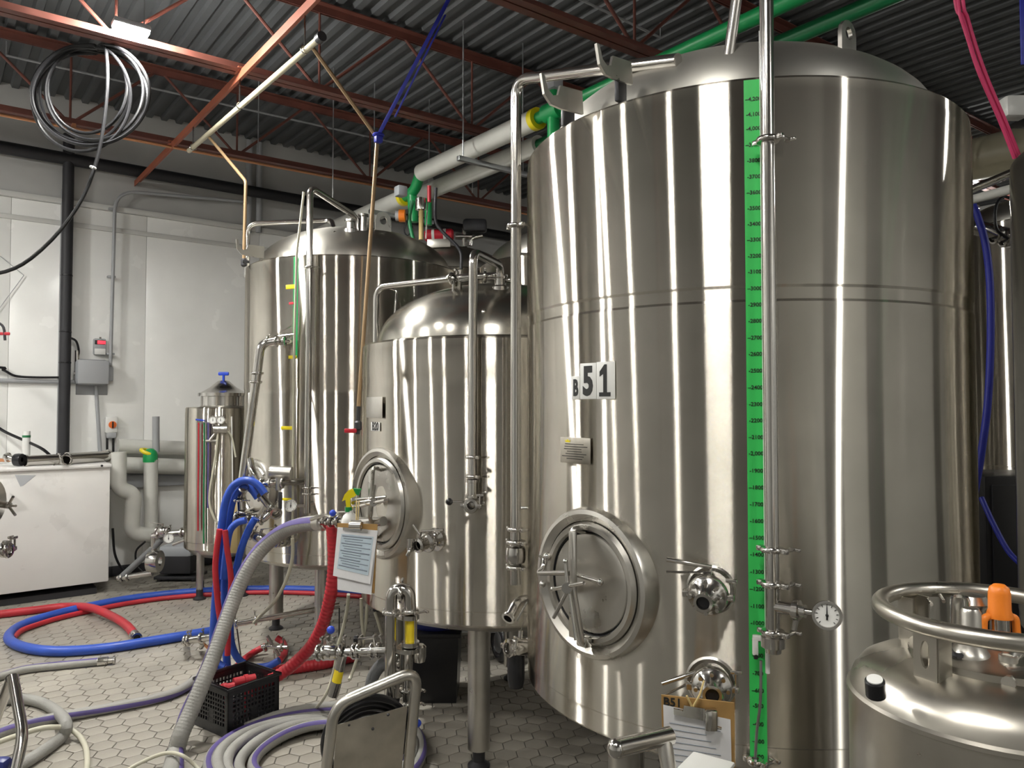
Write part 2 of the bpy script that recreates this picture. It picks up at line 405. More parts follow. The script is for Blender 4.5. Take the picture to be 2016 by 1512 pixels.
# ------------------------------------------------------------------ high-bay lamps
def lamp(p, label, dirv=(1, 0, 0), L=.42, W=.16, glow='lamp_glow_dim'):
    t = thing('ceiling_lamp', label, 'lamp', p, 'ceiling lamps')
    x = Vector(dirv).normalized(); y = Vector((0, 0, 1)).cross(x); ax = (x, y, Vector((0, 0, 1))); p = Vector(p)
    part('housing', MB().box(p+Vector((0, 0, .038)), (L, W, .04), ax, .012), 'conduit_grey', t)
    part('diffuser', MB().box(p+Vector((0, 0, .008)), (L*.94, W*.86, .024), ax, .01), glow, t)
    for s in (-1, 1): part('hanger', MB().cyl(p+x*(s*L*.35)+Vector((0, 0, .075)), p+x*(s*L*.35)+Vector((0, 0, DECKZ-p.z)), .004, n=6), 'steel', t)
    return t
lv = at(258, 63, 4.85)
lamp(lv, 'lit lamp hanging beside the red joist above the black hose coil', (1, 0, 0), .22, .11, 'lamp_glow_bright')
# further lamps of the same kind over the aisle and beside the tanks (most where reflected streaks place them; the last is added to brighten the right side)
LZ = CAMH+2.30
for lx, ly, L, gl, lb in ((-1.6, 6.8, .44, 'lamp_glow', 'lit ceiling lamp over the aisle nearest the white freezer chest'), (-2.7, 5.0, .30, 'lamp_glow', 'lit ceiling lamp above the short tank with star wheel'), (-.90, 3.65, .26, 'lamp_glow_dim', None), (-1.25, 2.8, .24, 'lamp_glow_dim', None), (-1.5, 1.24, .30, 'lamp_glow_dim', None), (-.25, .30, .80, 'lamp_glow_dim', 'longest lit ceiling lamp over the middle of the aisle'), (2.04, -2.7, .26, 'lamp_glow', 'lit ceiling lamp hanging before the wall with dark doors'), (7.2, -1.6, .26, 'lamp_glow', 'lit ceiling lamp hanging in the far corner beyond the doors'), (9.6, 3.6, .24, 'lamp_glow', 'lit ceiling lamp added unseen far behind B51 to brighten that side')):
    lamp((lx, ly, LZ), lb or 'lit ceiling lamp over the open aisle in front of the tanks', (0, 1, 0) if lb and ('longest' in lb or 'dark doors' in lb) else (1, 0, 0), L, .14, gl)
# ------------------------------------------------------------------ tanks
class Tank: pass
def mk(X, Z, R, zb, zr, rd, dh, cone=0):
    t = Tank(); t.c = cw(X, Z); t.R = R; t.zb = zb; t.zr = zr; t.rd = rd; t.dh = dh
    return t
def hit(T, u, v, R=None):
    """azimuth and height where the pixel's ray meets the tank's shell"""
    R = R or T.R; d = ray(u, v); dx, dy = d.x, d.y; cx, cy = CAM.x-T.c.x, CAM.y-T.c.y
    a = dx*dx+dy*dy; b = dx*cx+dy*cy; c = cx*cx+cy*cy-R*R; D = b*b-a*c
    s = (-b-math.sqrt(max(D, 0)))/a; p = CAM+d*s
    return math.atan2(p.y-T.c.y, p.x-T.c.x), p.z
def surf(T, az, z, off=0.0):
    n = Vector((math.cos(az), math.sin(az), 0)); p = T.c+n*(T.R+off); p.z = z; return p
def fr(az):
    n = Vector((math.cos(az), math.sin(az), 0)); t = Vector((-math.sin(az), math.cos(az), 0)); return t, n    # t: to the right seen from outside
def tank_body(T, name, label, ring=None, legs=(), bottom='dish', band=.03, group='steel beer tanks', leg_r=.05, seg=96, dm_='dome_satin'):
    t = thing(name, label, 'tank', (T.c.x, T.c.y, 0), group); T.o = t
    R = T.R; pr = [(R-.035, T.zb), (R-.012, T.zb+.002), (R, T.zb+.014)]
    pr += [(R, T.zb+.075), (R+.003, T.zb+.08)]
    if ring:
        for zz, hh, dd in ring: pr += [(R+.003, zz-hh/2), (R+.003-dd, zz-hh/2+.008), (R+.003-dd, zz+hh/2-.008), (R+.003, zz+hh/2)]
    pr += [(R+.003, T.zr-.05), (R+.001, T.zr-.045), (R, T.zr-.010), (R-.010, T.zr)]
    part('shell', MB().lathe(pr, T.c, n=seg), 'tank_steel', t, sharp=24)
    rd = T.rd
    dm = [(R-.010, T.zr), (rd+.012, T.zr+.004), (rd+.002, T.zr+.012)]+[(rd*math.cos(a*PI/2/14), T.zr+.012+T.dh*math.sin(a*PI/2/14)) for a in range(15)]
    part('dome', MB().lathe(dm, T.c, n=seg), dm_, t, sharp=40)
    bm_ = [(R-.035, T.zb)]+[((R-.035)*math.cos(a*PI/2/6), T.zb-.10*math.sin(a*PI/2/6)) for a in range(1, 7)]
    part('bottom_dish', MB().lathe(bm_, T.c, n=48), 'steel_satin', t)
    for (az, rr) in legs:
        p = T.c+Vector((math.cos(az)*rr, math.sin(az)*rr, 0))
        lg = part('leg', MB().cyl(p+UP*.09, p+UP*(T.zb-.005), leg_r, n=24), 'steel_satin', t)
        part('foot', MB().lathe([(.0, .0), (.055, 0), (.055, .012), (.030, .03), (.030, .10), (leg_r*.9, .10)], p, n=20), 'dark_metal', lg)
    return t
B51 = mk(.889056, 3.029994, .825, CAMH-1.060, CAMH+.985, .74, .33)
B20 = mk(-.080255, 4.339668, .7625, CAMH-1.0394, CAMH+.3411, .684, .345)
BT = mk(-1.232288, 5.953188, .8229, CAMH-1.0768, CAMH+1.046, .74, .33)
TR = mk(.513, 6.58, .80, CAMH-1.06, CAMH+1.2, .72, .33)
TM = mk(-.70, 8.2, .75, CAMH-1.06, CAMH+1.40, .68, .32)
T1 = mk(3.17, 3.33, .80, CAMH-1.06, CAMH+1.20, .70, .3)
T2 = mk(4.55, 6.3, .90, 1.22, CAMH+1.45, .8, .3)
T4 = mk(-2.745, 7.2, .33, .44, CAMH+.0, .20, .06)
T5 = mk(-3.36, 3.2, .75, CAMH-1.06, CAMH+.35, .66, .30)
camaz = lambda T: math.atan2(-T.c.y, -T.c.x)
def leg_az(T, u, v, rr):                # leg azimuth from the pixel of its foot
    p = gr(u, v); return math.atan2(p.y-T.c.y, p.x-T.c.x)
z = hit(B51, 1450, 570)[1]
a0 = math.atan2(at(1172, 1480, 2.62).y-B51.c.y, at(1172, 1480, 2.62).x-B51.c.x)
tank_body(B51, 'brite_tank', 'tall wide stainless tank numbered B51 with green graduated tape', [(z-.013, .05, .004)], [(a0+k*PI/2, .60) for k in range(4)], leg_r=.055, seg=128, dm_='dome_steel')
a0 = math.atan2(at(941, 1400, 3.72).y-B20.c.y, at(941, 1400, 3.72).x-B20.c.x)
z = hit(B20, 900, 750)[1]
tank_body(B20, 'brite_tank', 'short stainless tank numbered B20 standing between two taller tanks', [(z, .075, .002)], [(a0+k*PI/2, .60) for k in range(4)], leg_r=.055, dm_='dome_polished')
a0 = math.atan2(at(633, 1200, 5.30).y-BT.c.y, at(633, 1200, 5.30).x-BT.c.x)
z = hit(BT, 640, 770)[1]
tank_body(BT, 'brite_tank', 'tall stainless tank with green sight stripe behind blue hose loops', [(z, .05, .003)], [(a0+k*PI/2, .64) for k in range(4)], leg_r=.055)
tank_body(TR, 'brite_tank', 'stainless tank with plain dome just behind the short B20 tank', [], [(k*PI/2+.3, .6) for k in range(4)])
tank_body(TM, 'brite_tank', 'farthest stainless tank below the white pipes and green valves', [], [(k*PI/2+.3, .55) for k in range(4)])
tank_body(T1, 'fermenter_tank', 'stainless tank with rounded shoulder below the pink ropes', [], [(k*PI/2+.8, .6) for k in range(4)])
tank_body(T2, 'fermenter_tank', 'stainless tank with blue hose hanging against it behind B51', [], [(k*PI/2+.8, .6) for k in range(4)])
tank_body(T5, 'brite_tank', 'short stainless tank with star wheel manway facing the white chest', [], [(k*PI/2+.4, .6) for k in range(4)])
def S(T, u, v, off=0.0):                # point under the pixel on the tank's shell (or off in front of it)
    az, z = hit(T, u, v, T.R+off); n = Vector((math.cos(az), math.sin(az), 0)); p = T.c+n*(T.R+off); p.z = z; return p
def pln(T, az, off, u, v):              # point under the pixel on the plane touching the tank at azimuth az
    n = Vector((math.cos(az), math.sin(az), 0)); d = ray(u, v); o = T.c+n*(T.R+off)
    o.z = CAMH; return CAM+d*((o-CAM).dot(n)/d.dot(n))
def plate(T, u0, v0, u1, v1, th, name, m, parent, off=.0045):
    az, z = hit(T, (u0+u1)/2, (v0+v1)/2); t, n = fr(az)
    a = pln(T, az, off, u0, v0); b = pln(T, az, off, u1, v1); w = abs((b-a).dot(t)); h = abs(a.z-b.z); c = (a+b)/2
    return part(name, MB().box(c+n*(th/2), (w, th, h), (t, n, UP), .0008), m, parent), c+n*(th+.0004), t, n, w, h
def manway(T, u, v, ro, rd, parent, depth=.028):
    az, z = hit(T, u, v); t, n = fr(az); c = surf(T, az, z)
    collar = part('manway_collar', MB().lathe([(ro, -.10), (ro, depth-.012), (ro-.006, depth), (ro-.02, depth+.004), (ro-.042, depth-.012), (rd+.050, -.012), (rd+.040, -.02), (rd+.034, -.012), (rd+.032, depth-.010), (rd+.022, depth+.004), (rd+.008, depth+.004), (rd+.003, depth-.006), (rd+.003, -.03)], c, n, 64), 'steel_satin', parent, sharp=30)
    door = part('manway_door', MB().lathe([(rd-.002, -.01), (rd-.001, depth-.016), (rd-.008, depth-.008), (rd*.86, depth-.006), (rd*.5, depth-.016), (.03, depth-.022), (0, depth-.022)], c, n, 64), 'steel_satin', parent, sharp=25)
    part('gasket', MB().torus(c+n*(depth-.012), rd+.0025, .004, n, 48, 6), 'rubber_black', door)
    return az, z, t, n, c, door
o = B51.o
# --- number plates
for (a, b, c_, d_, ch, sz, sx) in ((1126, 741, 1142, 786, 'B', .074, .62), (1142.5, 716, 1174.5, 785.5, '5', .128, .76), (1174.8, 713, 1211.5, 785.5, '1', .138, .80)):
    pl_, c, t, n, w, h = plate(B51, a, b, c_, d_, .0015, 'number_plate', 'white_plastic', o)
    if ch == '1':                       # slab-footed figure one
        q = [(-.36, -.5), (.36, -.5), (.36, -.37), (.13, -.37), (.13, .5), (-.02, .5), (-.33, .28), (-.33, .12), (-.10, .20), (-.10, -.37), (-.36, -.37)]
        part('numeral', MB().prism([c+t*(x*w*.86-w*.04)+UP*(y*h*.86) for x, y in q], n*.0008), 'ink', pl_)
    else: text_part('numeral', ch, c-UP*(h*.035), (t, UP), sz, 'ink', pl_, bold=.045, sx=sx)
# --- name plate with crest and engraved lines
pl_, c, t, n, w, h = plate(B51, 1104, 860, 1163, 915, .002, 'name_plate', 'steel_sheet', o)
mb = MB()
for k in range(7): mb.box(c+UP*(h*.24-k*h*.095)+t*(-.02*w+.06*w*math.sin(k*2.1)), (w*(.62+.14*math.sin(k*1.7)), .0006, h*.028), (t, n, UP))
part('engraved_lines', mb, 'ink', pl_)
cr = c+UP*(h*.36)-t*(w*.24)
part('crest', MB().prism([cr+t*(x*w*.10)+UP*(y*h*.08) for x, y in ((-1, .6), (-.5, .0), (0, .9), (.5, .0), (1, .6), (.7, -.7), (-.7, -.7))], n*.0006), 'yellow', pl_)
# --- graduated green tape
azL, _ = hit(B51, 1469, 700); azR, _ = hit(B51, 1502.5, 700)
zt = B51.zr-.012; zb_ = B51.zb+.01
m_ = 8; vs = []; fs = []
zs = [zt, zt-.2]+[zb_+.02+(zt-.25-zb_)*(1-k/10) for k in range(11)]
for zz in zs:
    rr = B51.R+.0038
    for k in range(m_+1):
        a = azL+(azR-azL)*k/m_; vs.append(B51.c+Vector((math.cos(a)*rr, math.sin(a)*rr, zz)))
for j in range(len(zs)-1):
    for k in range(m_): q = j*(m_+1)+k; fs.append((q, q+1, q+m_+2, q+m_+1))
tape = part('graduated_tape', MB().add(vs, fs), 'tape_green', o, label='bright green tape with handwritten volume marks')
marks = [(195, '4,200'), (225, '4,100'), (253, '4,000'), (285, '3,900'), (316, '3800'), (348, '3700'), (379, '3600'), (410, '3500'), (441, '3400'), (472, '3300'), (504, '3200'), (535, '3100'), (568, '3000'), (600, '2900'), (632, '2800'), (665, '2700'), (697, '2600'), (730, '2500'), (763, '2400'), (796, '2300'), (828, '2200'), (861, '2100'), (893, '2,000'), (927, '1900'), (960, '1800'), (993, '1700'), (1026, '1600'), (1059, '1500'), (1092, '1400'), (1126, '1300'), (1160, '1200'), (1194, '1100'), (1227, '1000'), (1260, '900'), (1291, '800'), (1326, '700'), (1360, '600'), (1390, '500'), (1426, '400'), (1460, '300'), (1490, '200')]
for i, (vy, tx) in enumerate(marks):
    az, z = hit(B51, 1483+(vy-200)*.008, vy, B51.R+.0045); t, n = fr(az); c = surf(B51, az, z, .0045)
    g = text_part('graduation', ('-' if i % 3 else '–')+tx, c, (t, UP), .0165, 'ink', tape, bold=.012, sx=1.0)
# --- sight pipe with tee, gauge and clamps
def SO(u, v, off): return S(B51, u, v, off)
mb = MB(); OFF = .075
az, z = hit(B51, 1516, 700, B51.R+OFF); n_ = Vector((math.cos(az), math.sin(az), 0)); b0 = B51.c+n_*(B51.R+OFF)
zz = lambda v: hit(B51, 1520, v, B51.R+OFF)[1]
sp = part('level_pipe', MB().cyl(b0+UP*zz(1285), b0+UP*(DECKZ-.5), .0195, n=20), 'steel', o)
for v in (275, 1082, 1150, 1245): clamp(sp, b0+UP*zz(v), UP, .0195)
part('bottom_cap', MB().lathe([(0, -.026), (.022, -.026), (.024, -.012), (.033, -.010), (.033, .018), (.026, .022), (.026, .034), (.020, .036)], b0+UP*zz(1266), n=20), 'steel', sp)
t_, _ = fr(az); g0 = b0+UP*zz(1193)
dirg = (at(1628, 1200, 2.05)-g0); dirg.z = 0
part('tee', MB().cyl(g0, g0+dirg*.62, .0175, n=16).lathe([(.017, -.01), (.028, -.008), (.028, .008), (.017, .01)], g0+dirg*.45, dirg, 16).cyl(g0+dirg*.45-UP*.02, g0+dirg*.40-UP*.055, .008, n=8), 'steel', sp)
gauge(sp, g0+dirg+UP*.0, (CAM-(g0+dirg)).normalized()+Vector((0, 0, -.1)), .035, stem=g0+dirg*.6)
# clear sight tube beside it, white tap and lower elbow
az2, _ = hit(B51, 1505, 700, B51.R+.030); n2 = Vector((math.cos(az2), math.sin(az2), 0)); b2 = B51.c+n2*(B51.R+.030)
st = part('sight_tube', MB().cyl(b2+UP*(B51.zb+.30), b2+UP*(B51.zr+.12), .0065, n=10), 'white_plastic', o)
z2 = lambda v: hit(B51, 1495, v, B51.R+.035)[1]
st2 = part('sampling_tap', MB().box(S(B51, 1500, 1256, .045), (.05, .022, .014), (fr(az2)[0], n2, UP), .003).box(S(B51, 1487, 1272, .05), (.016, .012, .05), (fr(az2)[0], n2, UP), .003), 'white_plastic', o)
part('tap_tip', MB().cyl(S(B51, 1488, 1286, .05), S(B51, 1488, 1297, .05), .006, n=10), 'rubber_black', st2)
mb = MB().tube(catmull([S(B51, 1498, 1300, .04), S(B51, 1497, 1380, .04), S(B51, 1490, 1440, .035), S(B51, 1487, 1495, .03)], 6), .0042, 8)
part('drain_tube', mb, 'galvanised', o)
mb = MB(); clampring(mb, S(B51, 1487, 1499, .03), UP, .010); part('drain_fitting', mb, 'steel', o)
# --- lifting lug on the dome and two hose hooks on the rim
def dome_pt(T, u, v):                   # walk the ray to the dome
    d = ray(u, v); d = d/d.dot(FW); s = 1.0
    while s < 12:
        p = CAM+d*s; r = math.hypot(p.x-T.c.x, p.y-T.c.y)
        if r < T.rd and p.z < T.zr+.012+T.dh*math.sqrt(1-(r/T.rd)**2): return p
        s += .004
    return None
def lug(T, u, v, w, parent):
    p = dome_pt(T, u, v) or at(u, v, T.c.dot(FW)); x = (RT*.8+FW*.6).normalized(); y = UP.cross(x)
    out = [p+x*(-w/2)+UP*(-.03)]+[p+x*(w/2*math.cos(PI-PI*k/10))+UP*(w*.62+w/2*math.sin(PI-PI*k/10)) for k in range(11)]+[p+x*(w/2)+UP*(-.03)]
    hole = [p+x*(w*.24*math.cos(2*PI*k/12))+UP*(w*.58+w*.24*math.sin(2*PI*k/12)) for k in range(12)]
    bm = MB(); n = len(out); th = y*.014
    # ring built as quads between outline and hole
    oo = []
    for k in range(12):
        a = 2*PI*k/12; dv = x*math.cos(a)+UP*math.sin(a); rr = w*.5
        if math.sin(a) < -.1: rr = min((w*.58+.03)/max(-math.sin(a), .01), w*.5/max(abs(math.cos(a)), .01))
        oo.append(p+UP*(w*.58)+dv*rr)
    vs = oo+hole+[q+th for q in oo]+[q+th for q in hole]; fs = []
    for k in range(12):
        j = (k+1) % 12
        fs += [(k, j, 12+j, 12+k), (24+k, 36+k, 36+j, 24+j), (k, 24+k, 24+j, j), (12+k, 12+j, 36+j, 36+k)]
    part('lifting_lug', MB().add(vs, fs), 'steel_satin', parent, sharp=30)
lug(B51, 1672, 96, .088, o)
def hook(T, u0, v0, u1, v1, sc, parent, zoff=0.0):
    """plate hook: root at pixel 0 on the rim, curved tip at pixel 1"""
    a = S(T, u0, v0, -.03); Z = (a-CAM).dot(FW); b = at(u1, v1, Z-.12)
    x = b-a; L = x.length; x.normalize(); y = (UP-x*UP.dot(x)).normalized(); t = x.cross(y)
    pr = [(0, -.25), (.55, -.25), (.80, -.20), (.95, .05), (1.0, .62), (.93, .62), (.86, .22), (.74, .07), (.62, .12), (.55, .42), (0, .42)]
    part('hose_hook', MB().prism([a+x*(p*L)+y*(q*L*.62) for p, q in pr], t*.010), 'steel_satin', parent, sharp=30)
hook(B51, 1245, 150, 1178, 128, 1, o); hook(B51, 1148, 208, 1068, 187, 1, o)
for (u, v) in ((1222, 170), (1118, 220)):
    a = S(B51, u, v, -.02); part('bracket', MB().box(a-UP*.01, (.016, .05, .09), (fr(hit(B51, u, v)[0])[0], fr(hit(B51, u, v)[0])[1], UP), .003), 'dark_metal', o)
# --- vent pipe leaning over the dome
d0 = dome_pt(B51, 1432, 100); part('vent_pipe', MB().cyl(d0-UP*.05, at(1458, -60, (d0-CAM).dot(FW)-.05), .018, n=14), 'steel', o)
# --- cleaning pipe: from the dome over the rim and down the left side to a valve
Zp = 3.02
pc = [at(1330, 118, 3.35), at(1015, 158, Zp), at(1016, 1085, Zp)]
cp = part('cleaning_pipe', pipe_run([dome_pt(B51, 1335, 130)+UP*.02, at(1016, 157, Zp), Vector((at(1015, 700, Zp).x, at(1015, 700, Zp).y, at(1015, 1150, Zp).z))], .0215, n=18, rad=.075), 'steel', o)
base = at(1015, 700, Zp)
for v in (445, 1042): clamp(cp, Vector((base.x, base.y, at(1015, v, Zp).z)), UP, .0215)
valve(cp, Vector((base.x, base.y, at(1015, 1092, Zp).z)), UP, .024, at(958, 1092, Zp-.02)-at(1015, 1092, Zp), L=.12, lift=.0)
part('pipe_strut', MB().cyl(base*1.0+UP*0 if False else Vector((base.x, base.y, at(1015, 1000, Zp).z)), Vector((B51.c.x, B51.c.y, at(1015, 1000, Zp).z)), .006, n=8).cyl(Vector((base.x, base.y, at(1015, 500, Zp).z)), Vector((B51.c.x, B51.c.y, at(1015, 500, Zp).z)), .006, n=8), 'steel', cp)
# --- manway
az, z, t, n, c, door = manway(B51, 1168, 1146, .243, .165, o)
def Q(u, v, off=.06): return pln(B51, az, off, u, v)
part('yoke', MB().tube(fillet([Q(1150, 1045, .015), Q(1128, 1040, .075), Q(1128, 1160, .085), Q(1146, 1268, .07), Q(1160, 1262, .015)], .02), .011, 10).box((Q(1128, 1045, .08)+Q(1128, 1255, .08))/2, (.030, .010, (Q(1128, 1045, .08)-Q(1128, 1255, .08)).length), (t, n, UP), .003), 'steel_satin', door)
part('hinge_arm', MB().tube(fillet([Q(1065, 1095, .02), Q(1072, 1100, .05), Q(1070, 1118, .07), Q(1058, 1128, .07), Q(1120, 1128, .09)], .02), .0085, 10).ball(Q(1077, 1096, .04), .014).ball(Q(1068, 1150, .05), .012), 'steel', door)
hub = part('hand_wheel', MB().cyl(Q(1122, 1160, .03), Q(1116, 1158, .12), .017, n=16), 'steel', door)
for (a, b) in (((1113, 1105), (1118, 1158)), ((1118, 1162), (1090, 1216)), ((1088, 1160), (1150, 1148)), ((1121, 1165), (1134, 1260))):
    part('handle_rod', MB().tube([Q(*a, .11), Q(*b, .11)], .0065, 10).ball(Q(*a, .11), .0085), 'steel', hub)
part('latch', MB().cyl(Q(1136, 1132, .07), Q(1182, 1146, .07), .007, n=10).ball(Q(1182, 1146, .07), .011), 'steel', door)
part('hinge_block', MB().box(Q(1150, 1262, .05), (.045, .03, .035), (t, n, UP), .006), 'steel', door)
# --- racking valve in its recess
def recess_valve(u, v, ro, lev, tip, par):
    az, z = hit(B51, u, v); t, n = fr(az); c = surf(B51, az, z)
    rs = part('valve_recess', MB().lathe([(ro, -.05), (ro, .004), (ro-.006, .008), (ro-.016, .004), (ro*.72, -.02), (ro*.66, -.03), (0, -.03)], c, n, 40), 'steel_satin', par)
    ax = (tip-c); ax.normalize()
    vb = part('racking_valve', MB().lathe([(.030, -.03), (.030, .03), (.052, .034), (.056, .045), (.056, .06), (.050, .066), (.036, .075), (.023, .105), (.026, .11), (.027, .116), (.019, .117), (.018, .10)], c, ax, 28), 'steel', rs)
    part('bore', MB().lathe([(0, .108), (.0178, .108)], c, ax, 20), 'rubber_black', vb)
    cm = clampring(MB(), c+ax*.048, ax, .046)
    for k in range(8):
        a = 2*PI*k/8; x, y, _ = frame_of(ax); cm.cyl(c+ax*.066+(x*math.cos(a)+y*math.sin(a))*.045, c+ax*.082+(x*math.cos(a)+y*math.sin(a))*.045, .006, n=8)
    part('clamp', cm, 'steel', rs)
    a, b = [pln(B51, az, f_, *p) for p, f_ in zip(lev, (.07, .03))]
    part('lever', MB().tube([a, b, c+ax*.03+UP*.03], .007, 10).tube([a-UP*.035+n*.01, b-UP*.015+n*.01], .0035, 8), 'steel', vb)
    return vb
az, z = hit(B51, 1398, 1160); tp = pln(B51, az, .10, 1386, 1184)
recess_valve(1400, 1160, .072, ((1312, 1101), (1400, 1116)), tp, o)
az, z = hit(B51, 1400, 1345); tp = pln(B51, az, .10, 1402, 1366)
recess_valve(1400, 1342, .074, ((1303, 1346), (1382, 1320)), tp, o)
# --- outlets low on the left side
def side_pt(T, z): 
    az = camaz(T)-math.acos(T.R/math.hypot(T.c.x, T.c.y)); return az
pa = at(1046, 1272, 3.02); pb = at(1003, 1276, 2.96)
oc = part('outlet_pipe', MB().tube([pa+(B51.c-pa).normalized()*.12*Vector((1, 1, 0)).length*0+RT*.10, pa, pb], .017, 14), 'steel', o)
valve(oc, (pa*.45+pb*.55), pb-pa, .020, UP*.8+RT*.3, L=.07, lift=.03)
pe = [at(1060, 1180, 3.12), at(1022, 1184, 3.0), at(1001, 1216, 2.94)]
ec = part('outlet_elbow', MB().tube(catmull(pe, 8), .019, 14, cap=False).lathe([(.018, -.006), (.027, -.004), (.027, .006), (.018, .006)], pe[2], pe[2]-pe[1], 18), 'steel', o)
part('lever', MB().box((at(1034, 1190, 2.93)+at(1022, 1216, 2.93))/2, ((at(1040, 1180, 2.93)-at(1020, 1218, 2.93)).length, .02, .006), (lambda d: (d, FW, d.cross(FW)))((at(1020, 1218, 2.93)-at(1040, 1180, 2.93)).normalized()), .002), 'steel_satin', ec)
part('sensor_body', MB().lathe([(0, 0), (.028, 0), (.034, .03), (.034, .15), (.026, .165), (0, .165)], at(1016, 1352, 3.0), n=20).cyl(at(1016, 1270, 3.0), at(1016, 1300, 3.0), .012), 'plastic_black', o, label='black sensor housing hanging under the outlet valve')
# ------------------------------------------------------------------ B20 fittings
o = B20.o
pl_, c, t, n, w, h = plate(B20, 722, 782, 753, 823, .0015, 'name_plate', 'steel_satin', o)
pl_, c, t, n, w, h = plate(B20, 731, 831, 748, 849, .0015, 'number_plate', 'white_plastic', o)
text_part('numeral', 'B20', c, (t, UP), .058, 'ink', pl_, bold=.03, sx=.85)
# stand pipe: up the front, over the dome, down on the dome's top fitting
def B2(u, v, off): return S(B20, u, v, off)
az, _ = hit(B20, 931, 700, B20.R+.09); nn = Vector((math.cos(az), math.sin(az), 0)); b2 = B20.c+nn*(B20.R+.09)
zz = lambda v: hit(B20, 931, v, B20.R+.09)[1]
top = dome_pt(B20, 985, 566); ZT = (top-CAM).dot(FW)
sp = part('stand_pipe', pipe_run([b2+UP*zz(985), b2+UP*(at(936, 496, (b2-CAM).dot(FW)).z), at(985, 522, ZT), top-UP*.02], .0205, n=16, rad=.06), 'steel', o)
for v in (900, 938): clamp(sp, b2+UP*zz(v), UP, .0205)
part('sight_glass', MB().lathe([(.022, -.045), (.034, -.042), (.034, -.03), (.027, -.028), (.027, .028), (.034, .03), (.034, .042), (.022, .045)], b2+UP*zz(962), n=20), 'steel', sp)
part('tank_inlet', MB().cyl(b2+UP*zz(988), B20.c+nn*(B20.R-.02)+UP*zz(988), .019, n=14), 'steel', sp)
vv = valve(sp, b2+UP*zz(993), nn, .019, at(882, 993, 3.42)-at(930, 993, 3.45), L=.11, knob='rubber_black', lift=-.02)
for (u, v) in ((985, 548), (965, 545)):
    clamp(sp, at(u, v, ZT), UP, .018)
part('dome_fitting', MB().lathe([(.045, -.03), (.045, .0), (.03, .01), (.03, .045), (.04, .05), (.04, .065), (0, .066)], top, n=20).tube([at(1012, 553, ZT), at(985, 548, ZT), at(940, 546, ZT+.02), at(905, 552, ZT+.03)], .014, 12), 'steel', sp)
# cleaning pipe to the left, down behind the rim
tl = at(741, 566, 4.25); tz = Vector((tl.x, tl.y, B20.zr-.35))
cp = part('cleaning_pipe', pipe_run([at(985, 542, ZT), at(905, 546, ZT+.03), tl, tz], .018, n=14, rad=.07), 'steel', o)
clamp(cp, at(890, 548, ZT+.02), at(905, 546, ZT+.03)-tl, .018); clamp(cp, at(955, 545, ZT), RT, .018)
part('pipe_post', MB().cyl(at(905, 552, ZT+.02), dome_pt(B20, 905, 568)-UP*.02, .012, n=10).cyl(at(893, 552, ZT+.02), dome_pt(B20, 893, 572)-UP*.02, .009, n=10), 'steel', cp)
part('spray_lance', MB().tube([at(760, 565, 4.3), at(781, 573, 4.3), at(777, 625, 4.3)], .007, 10), 'steel', cp)
part('dome_rod', MB().cyl(dome_pt(B20, 984, 568)-UP*.01, dome_pt(B20, 952, 615), .008, n=10).ball(dome_pt(B20, 953, 614), .014), 'steel', o)
# manway
az, z, t, n, c, door = manway(B20, 751, 990, .28, .20, o, .020)
def Q(u, v, off=.06): return pln(B20, az, off, u, v)
part('yoke', MB().box((Q(733, 925, .07)+Q(727, 1010, .09))/2, (.035, .010, (Q(733, 925, .07)-Q(727, 1010, .09)).length), (t, n, UP), .003).tube(fillet([Q(750, 925, .015), Q(735, 920, .07), Q(727, 1015, .09), Q(742, 1060, .02)], .02), .010, 10), 'steel_satin', door)
part('hinge_arm', MB().tube(fillet([Q(765, 985, .03), Q(720, 988, .10), Q(695, 990, .12)], .02), .011, 10).tube([Q(760, 978, .05), Q(700, 983, .12)], .007, 8), 'steel', door)
part('hand_wheel', MB().cyl(Q(745, 988, .02), Q(735, 990, .13), .018, n=14).tube([Q(738, 955, .12), Q(730, 1020, .12)], .007, 8).tube([Q(700, 998, .13), Q(758, 985, .12)], .008, 8), 'steel', door)
# sample valve
az, z = hit(B20, 858, 1062); t, n = fr(az); c = surf(B20, az, z)
rs = part('sample_valve', MB().lathe([(.060, -.03), (.055, .006), (.04, .012), (.03, .02), (.03, .05), (.042, .054), (.044, .07), (.03, .078), (.024, .11), (.034, .115), (.034, .13), (.022, .135)], c, (pln(B20, az, .16, 812, 1078)-c), 24), 'steel', o)
part('spout', MB().tube(catmull([pln(B20, az, .13, 812, 1078), pln(B20, az, .15, 806, 1086), pln(B20, az, .15, 802, 1094)], 5), .009, 10).cyl(pln(B20, az, .13, 808, 1060), pln(B20, az, .13, 808, 1085), .016, n=12), 'steel', rs)
part('lever', MB().tube([pln(B20, az, .09, 873, 1043), pln(B20, az, .09, 830, 1046), pln(B20, az, .07, 826, 1062)], .006, 8).tube([pln(B20, az, .10, 813, 1033), pln(B20, az, .09, 826, 1052)], .006, 8), 'steel', rs)
clamp(rs, c+(pln(B20, az, .16, 812, 1078)-c).normalized()*.06, (pln(B20, az, .16, 812, 1078)-c), .034)
